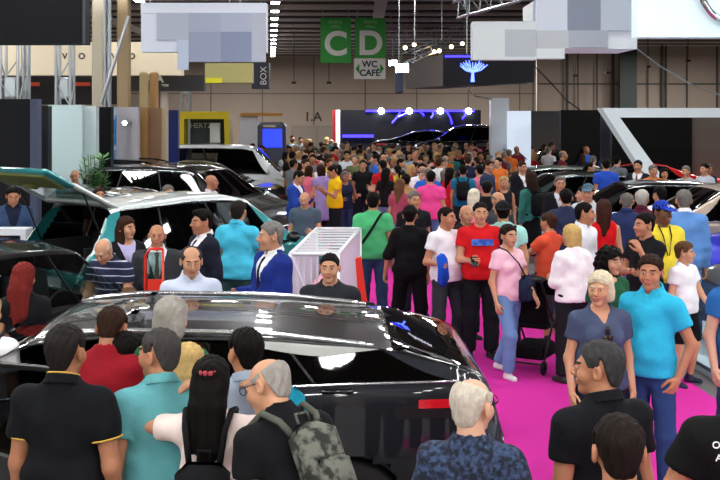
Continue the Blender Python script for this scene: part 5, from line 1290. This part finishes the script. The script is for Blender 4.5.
P('woman with long brown hair, black blazer and lilac blouse', 126, 217, 1.68, yaw=30, hair=('long', '3a241b'), skin=SK2, fem=1, top=('jacket', '15161a'), inner='bcb6e0', nocollar=1, hyaw=25)
P('bald man in dark grey suit, white shirt and tie', 157, 224, 1.68, yaw=10, hair=('bald', 'grey'), skin=SK1, top=('jacket', '34383c'), tie='6a6460', bottom=('trousers', '34383c'), arms=('relax', 'bent'))
P('man with dark hair in navy suit facing left', 203, 210, 1.79, yaw=-58, hair=('quiff', 'dark'), skin=SK1, top=('jacket', '191d2c'), tie='232a48', bottom=('trousers', '191d2c'), w=1.06, arms=('bent', 'relax'))
P('older man with white hair in navy striped polo leaning over', 110, 241, 1.64, yaw=-20, lean=22, Y=10.72, hair=('fringe', 'white'), skin=SK2, top=('polo', striped('navy_stripes', '1a2040', 'c3c7da', 14, .14)), w=1.15, belly=.5, arms=('fwd', 'fwd'), hpitch=18)
P('woman with long red hair and black top seen from behind', 24, 263, 1.60, yaw=-165, Y=8.58, hair=('vlong', '742622'), skin=SK2, fem=1, top=('tee', '131318'), arms=('relax', 'bent'), hyaw=-25)
o, s, K = P('person in white tee with dark strap at the left edge', -14, 292, 1.66, yaw=170, Y=6.75, hair=('bob', 'b59a70'), fem=1, top=('tee', 'e6e8ec'), w=1.15)
m = MB(); m.tube([K['f'](p)-np.array([0, 0, K['drop']]) for p in ((-.10, -.05, 1.48), (-.12, .10, 1.44), (-.10, .15, 1.30), (-.06, .15, 1.1))], .014, 6); m.build('strap', cloth('22232a'), s['_o'], True)
P('balding man in pale blue shirt standing beyond the coupe', 191, 251, 1.72, yaw=14, Y=8.75, hair=('balding', '3a3532'), skin=SK2, beard=0, top=('shirt', 'c9d3ea'), w=1.08, hpitch=8)
o, s, K = P('grey-haired man in royal blue suit with tie facing left', 272, 222, 1.82, yaw=-58, hair=('short', '7c7a78'), skin=SK2, top=('jacket', '1c2f80'), tie='1a1c28', inner='eef0f6', bottom=('trousers', '1c2f80'), arms=('bent', 'bent'), w=1.08, hyaw=-12)
m = MB(); m.box(wrist(K, 0, .13), (.22, .16, .012), bev=.004); held('tablet', 'dark tablet held by the man in royal blue suit with grey hair', 'tablet', s, K, [('tablet_body', m, BLACKP)])
P('dark-haired man in dark tee facing the camera beyond the coupe roof', 330, 262, 1.66, yaw=-6, Y=8.75, hair=('crop', 'dark'), skin=SK2, top=('tee', '25272e'), w=1.12)
P('child whose brown hair shows above the coupe roof', 129, 291, 1.34, yaw=-170, Y=8.9, hair=('thick', '5a3d28'), top=('tee', '30343c'), cat='child')
# ================================================================ THE CROWD
def car_hit(x, y):
    for o in CARS:
        c, s_ = math.cos(o.rotation_euler[2]), math.sin(o.rotation_euler[2]); dx, dy = x-o.location.x, y-o.location.y
        u = dx*c+dy*s_; v_ = -dx*s_+dy*c
        if abs(u) < 2.7 and abs(v_) < 1.25: return True
    return False
NAMED = [(a, b) for a, b in PEOPLE if 12.5 < b < 27]
CARS = [o for o in COL.objects if o.name.split('.')[0] == 'car' and o.parent is None]
TOPS = [('black', '101013', 24), ('navy', '1d2743', 12), ('white', 'e3e3e6', 13), ('grey', '6f747c', 8), ('tan', 'b58f62', 8), ('red', 'c01e26', 7), ('pink', 'e77f9c', 4), ('blue', '2c62c4', 7), ('yellow', 'd8b43a', 5), ('olive green', '5c6440', 5), ('teal', '2d7a7c', 4), ('maroon', '6a1f30', 4), ('light blue', '9cc0df', 6), ('orange', 'd8702e', 3)]
HAIRS = [('black', '100c0b', 10), ('brown', '3b2518', 9), ('grey', '6c6964', 4), ('blond', 'b89562', 4)]
BOTS = ['1b1c22', '2d3d60', '3f4a5f', '5d7396', '25262b', '8a7f6c', '101114']
SKINS = ['b97f60', 'c99474', 'a56f52', 'd8a78b']
def pick(L, r):
    t = r.random()*sum(x[2] for x in L)
    for x in L:
        t -= x[2]
        if t <= 0: return x
    return L[-1]
protos = []
for lod in (2, 3):
    for k, spd in enumerate([dict(hair=('short', 'dark'), arms=('down', 'bent')), dict(hair=('crop', 'dark'), arms=('phone', 'phone'), hpitch=18, w=1.1), dict(hair=('short', 'dark'), arms=('cross', 'cross'), w=1.15, belly=.6),
              dict(hair=('fringe', 'grey'), arms=('relax', 'pocket'), belly=.4), dict(hair=('quiff', 'dark'), arms=('swing', 'back'), legs='walk', top=('shirt', '222222')), dict(hair=('long', 'dark'), arms=('down', 'bent'), fem=1),
              dict(hair=('bob', 'dark'), arms=('bent', 'face'), fem=1), dict(hair=('pony', 'dark'), arms=('swing', 'relax'), fem=1, legs='walk2'), dict(hair=('bun', 'dark'), arms=('relax', 'phone'), fem=1, w=1.15)]):
        sp = dict(top=('tee', '222222'), bottom=('jeans', '20242c')); sp.update(spd); sp['h'] = 1.75; sp['ph'] = k*1.3
        out, K = person_meshes(sp, lod)
        r = empty('person'); kinds = {}
        for nm, (v, q, m) in out.items():
            if len(v) == 0: continue
            key = {'shoe0': 'shoe', 'shoe1': 'shoe', 'shirt': 'shirt', 'trousers': 'trousers'}.get(nm, nm)
            mats = [skinm(SKINS[k % 4]), EYEW, IRIS, LIP, hairm('100c0b')] if nm == 'body' else mat('shoe_1a1a1c', '1a1a1c', .5) if nm[:4] == 'shoe' else cloth('1b1c22')
            mesh_obj(key, v, q, mats, r, midx=m)
        protos.append((lod, sp, r, [False], sp.get('fem', 0), spd['hair'][0]))
rr = random.Random(5); placed = list(PEOPLE); n = 0
HAIRW = {'short': 'short', 'crop': 'cropped', 'fringe': 'thinning', 'quiff': 'full', 'long': 'long', 'bob': 'chin-length', 'pony': 'tied-back', 'bun': 'pinned-up'}
def crowd(x, y, mind=.5):
    global n
    if -3.6 < x < -2.1 and 35.2 < y < 36.8 or -6 < x < -3.2 and 32.6 < y < 34.4 or y < 29.5 and x > 6.2 and y > 25.2: return False
    for a, b in NAMED:
        if y < b+.2 and abs(x/y-a/b) < (.26/b+.26/y)*.72: return False
    if car_hit(x, y) or any((x-a)**2+(y-b)**2 < mind**2 for a, b in placed): return False
    lod = 2 if y < 25 else 3
    c = rr.choice([p for p in protos if p[0] == lod]); _, sp, pr, used, fem, hs = c
    h = (1.63 if fem else 1.75)+rr.uniform(-.07, .08); yaw = rr.choice([180, 180, 160, 200, 0, 20, -30, 90, -90, 140, 45])+rr.uniform(-20, 20)
    tn, tc, _ = pick(TOPS, rr); hn, hcx, _ = pick(HAIRS, rr)
    if hs == 'fringe': hn, hcx = 'grey', '6c6964'
    bc = rr.choice(BOTS); sk = skinm(rr.choice(SKINS))
    if not used[0]: r = pr; used[0] = True
    else:
        r = pr.copy(); COL.objects.link(r)
        for ch in pr.children:
            d = ch.copy(); COL.objects.link(d); d.parent = r
    r.location = (x, y, 0); r.rotation_euler = (0, 0, math.radians(yaw)); s_ = h/1.75; r.scale = (s_, s_, s_)
    for ch in r.children:
        k = ch.name.split('.')[0]; m = {'shirt': cloth(tc), 'trousers': cloth(bc), 'hair': hairm(hcx), 'body': sk}.get(k)
        if m:
            ch.material_slots[0].link = 'OBJECT'; ch.material_slots[0].material = m
            if k == 'body': ch.material_slots[4].link = 'OBJECT'; ch.material_slots[4].material = hairm(hcx)
    px = 360+F*x/y; pyy = HY+F*(HC-h)/y
    face = 'from behind' if 100 < yaw % 360 < 260 else 'facing camera' if (yaw % 360 < 60 or yaw % 360 > 300) else 'in profile'
    where = ('by the yellow arch' if px < 255 else 'before blue screen kiosk' if px < 292 else 'below the 1.A door' if px < 326 else 'below the C banner' if px < 353 else 'below the D banner' if px < 390 else 'before blue neon wall' if px < 440 else 'by the raised stage' if px < 488 else 'by lit white wall' if px < 535 else 'by plain black wall' if px < 605 else 'inside slanted white frame')
    dep = 'rearmost' if y > 36 else 'far' if y > 30 else 'deep' if y > 25 else 'midway' if y > 20.5 else 'nearer'
    tag(r, '%s, %s %s hair, %s top, %s, %s %s' % ('woman' if fem else 'man', HAIRW[hs], hn, tn, face, dep, where), 'person', 'visitors in the crowd '+where)
    placed.append((x, y)); n += 1; return True
def spread(fn, count, y0, y1, mind, tries=4000):
    k = 0
    for _ in range(tries):
        if k >= count: break
        y = rr.uniform(y0, y1); a, b = fn(y); x = X_at(rr.uniform(a, b), y)
        if crowd(x, y, mind): k += 1
# aisle, nearest part first so that gaps fill evenly
spread(lambda y: (np.interp(y, [16, 18, 22, 30, 41], [392, 296, 296, 290, 284]), np.interp(y, [16, 20, 25, 30, 41], [520, 515, 500, 500, 530])), 60, 16.2, 23, .58, 9000)
spread(lambda y: (np.interp(y, [23, 41], [292, 284]), np.interp(y, [23, 30, 41], [505, 500, 530])), 85, 23, 32, .6, 6000)
spread(lambda y: (284, 528), 75, 32, 40.3, .58)
spread(lambda y: (186, 290), 24, 34, 40, .55)
spread(lambda y: (528, 625), 26, 33, 39, .55)
spread(lambda y: (290, 335), 12, 41, 50, .6)
spread(lambda y: (560, 720), 10, 24, 28.8, .8)
spread(lambda y: (540, 660), 10, 13.5, 18.6, .75)
for p in protos:
    if not p[3][0]:
        for ch in list(p[2].children): bpy.data.objects.remove(ch)
        bpy.data.objects.remove(p[2])
print('crowd', n)

# ================================================================ SMALLER THINGS
# white cage frame with slats
o = empty('cage_frame', (-.42, 11.4, 0)); tag(o, 'open white slatted frame, long and waist high, with pink sides', 'frame')
Zt = 1.3; A0, A1 = np.array((-.30, 0, 0)), np.array((.19, 0, 0)); B0, B1 = np.array((-.13, 2.5, 0)), np.array((.42, 2.5, 0))
t = np.array((0, 0, Zt)); m = MB()
for p in (A0, A1, B0, B1): m.tube([p, p+t], .022, 6)
for a, b in ((A0, A1), (A1, B1), (B1, B0), (B0, A0)):
    m.tube([a+t, b+t], .022, 6); m.tube([a+np.array((0, 0, .08)), b+np.array((0, 0, .08))], .018, 6)
m.build('frame', WHITE, o, True)
m = MB()
for k in range(1, 9): u = k/9; m.box((A0*(1-u)+B0*u+A1*(1-u)+B1*u)/2+t, (np.linalg.norm((A1+(B1-A1)*u)-(A0+(B0-A0)*u)), .030, .02))
m.build('top_slats', WHITE, o)
m = MB()
for k in range(1, 16):
    u = k/16; p = A1+(B1-A1)*u; m.tube([p+np.array((0, 0, .08)), p+t], .017, 5)
for k in range(1, 7):
    u = k/7; p = A0+(A1-A0)*u; m.tube([p+np.array((0, 0, .08)), p+t], .012, 5)
for k in range(1, 18):
    u = k/18; p = A0+(B0-A0)*u; m.tube([p+np.array((0, 0, .08)), p+t], .010, 5)
m.tube([A0+t, A1+np.array((0, 0, .1))], .018, 6)
m.build('side_rods', mat('rod_pale', 'd9d3e2', .4), o)
m = MB(); c = (A0+A1+B0+B1)/4; m.box(c+np.array((-.05, 0, .45)), (.22, 1.9, .8), rz=-.09, bev=.03); m.build('pink_panel', mat('panel_pink', 'f1a3b6', .5), o)
# red leaning sign post
o = empty('sign_post', (.03, 10.4, 0)); tag(o, 'leaning red wedge-shaped sign post beside the white cage frame', 'sign post')
m = MB(); m.prism([(-.075, 1.38), (-.02, 1.40), (.16, .06), (.02, .06)], 0, .06); m.build('red_panel', mat('sign_red', 'e0301f', .4), o)
m = MB(); m.box((.12, .05, .03), (.45, .4, .06), bev=.02); m.build('foot_plate', WHITE, o)
o = empty('info_stand', (.32, 11.9, 0)); tag(o, 'small grey and white slanted info plate standing on the carpet edge', 'stand')
m = MB(); m.box((0, 0, .42), (.24, .04, .3), R=rotx(-.7)); m.build('plate', mat('plate_grey', 'b7b9c4', .4), o); m = MB(); m.tube([(0, .02, 0), (0, .02, .42)], .02); m.lathe([(.001, 0), (.14, 0), (.14, .015), (.001, .02)], (0, 0, 0.012)); m.build('stem', METAL, o, True)
# red framed glass sign
o = empty('info_stand', (X_at(155, 9.6), 9.6, 0)); tag(o, 'narrow red sign frame with clear plate in front of the dark grey suit', 'sign stand')
z = lambda p: Z_at(p, 9.6); q = lambda p: X_at(p, 9.6)-o.location.x
m = MB(); m.tube([(q(145.5), 0, 0), (q(145.5), 0, z(256)), (q(150), 0, z(249)), (q(163), 0, z(249))], .014, 6); m.tube([(q(163), 0, 0), (q(163), 0, z(249))], .010, 6); m.build('frame', mat('sign_red', 'e0301f', .4), o, True)
m = MB(); m.box((q(154.5), .0, (z(252)+z(294))/2), (q(162)-q(147), .012, z(252)-z(294))); m.build('clear_plate', GLASS_CLEAR, o)
m = MB(); m.box((q(155), -.01, z(286)), (q(162)-q(148), .02, .12)); m.build('red_card', mat('sign_red', 'e0301f', .4), o)
# pale counter at the left edge
o = empty('counter', (X_at(8, 14.2), 14.2, 0)); tag(o, 'white framed low counter with dark centre at the left edge', 'counter')
m = MB(); m.box((0, 0, Z_at(228, 14.2)-.04), (.55, .3, .08)); 
for sd in (-1, 1): m.box((sd*.24, 0, .6), (.07, .3, 1.2))
m.build('frame', WHITE, o); m = MB(); m.box((0, .03, .6), (.42, .2, 1.1)); m.build('dark_panel', BLACKP, o)
# plant
o = empty('potted_plant', (X_at(95, 20.3), 20.3, 0), 0, 1.18); tag(o, 'leafy green potted plant before the pale blue-white wall', 'plant')
m = MB(); m.lathe([(.001, 0), (.16, 0), (.22, .42), (.20, .44), (.001, .40)], (0, 0, 0)); m.build('pot', mat('pot_grey', '77787a', .6), o, True)
st = MB(); lf = MB(); pr = random.Random(2)
for k in range(16):
    a = pr.uniform(0, 2*PI); L_ = pr.uniform(.9, 1.35); e = np.array((math.cos(a)*pr.uniform(.08, .26), math.sin(a)*pr.uniform(.08, .26), .4+L_)); b = np.array((0, 0, .4)); mid = (b+e)/2+np.array((e[0]*.1, e[1]*.1, .1))
    st.tube([b, mid, e], .007, 5)
    for j in range(24):
        u = .25+.75*j/24; p = b*(1-u)**2+2*mid*u*(1-u)+e*u*u; an = pr.uniform(0, 2*PI); d = np.array((math.cos(an), math.sin(an), pr.uniform(-.2, .6))); d /= np.linalg.norm(d); sd = np.cross(d, (0, 0, 1)); sd /= np.linalg.norm(sd)+1e-6; l = pr.uniform(.12, .19)
        lf.add([p, p+d*l*.5+sd*l*.2, p+d*l, p+d*l*.5-sd*l*.2], [(0, 1, 2, 3)])
st.build('stems', mat('stem_green', '4a5c32', .6), o, True); lf.build('foliage', mat('leaf_green', '5f9a56', .5, noise=.3, nscale=6), o)
# stroller
o = empty('stroller', (X_at(536, 11.9), 11.9, 0), math.radians(150)); tag(o, 'black folding stroller pushed by the woman in orange-red', 'stroller')
m = MB()
for sx in (-.2, .2):
    m.tube([(sx, .40, 1.02), (sx, .30, .90), (sx, -.30, .12)], .013, 6); m.tube([(sx, -.12, .72), (sx, .32, .10)], .013, 6)
m.tube([(-.2, .40, 1.02), (.2, .40, 1.02)], .015, 6); m.tube([(-.2, .32, .12), (.2, .32, .12)], .01, 6); m.tube([(-.2, -.30, .12), (.2, -.30, .12)], .01, 6); m.build('frame', BLACKP, o, True)
BF = cloth('0d0d10')
m = MB(); m.box((0, -.02, .48), (.38, .36, .05), bev=.02); m.box((0, .17, .68), (.38, .05, .46), bev=.02, R=rotx(-.35)); m.build('seat', BF, o)
m = MB(); G = [[(x, .22-.26*math.sin(a), .78+.26*math.cos(a)*(1-.15*(x/.2)**2)) for x in np.linspace(-.2, .2, 7)] for a in np.linspace(-.5, 1.5, 9)]; m.grid(G); m.build('canopy', BF, o, True)
m = MB(); m.box((0, .05, .22), (.36, .4, .16), bev=.03); m.build('basket', BF, o)
for sx in (-.21, .21):
    for yy in (-.30, .33):
        m = MB(); m.lathe([(.03, -.012), (.07, -.014), (.08, 0), (.07, .014), (.03, .012)], (sx, yy, .08+.012), 16, 'x'); m.build('wheel', RUBBER, o, True)
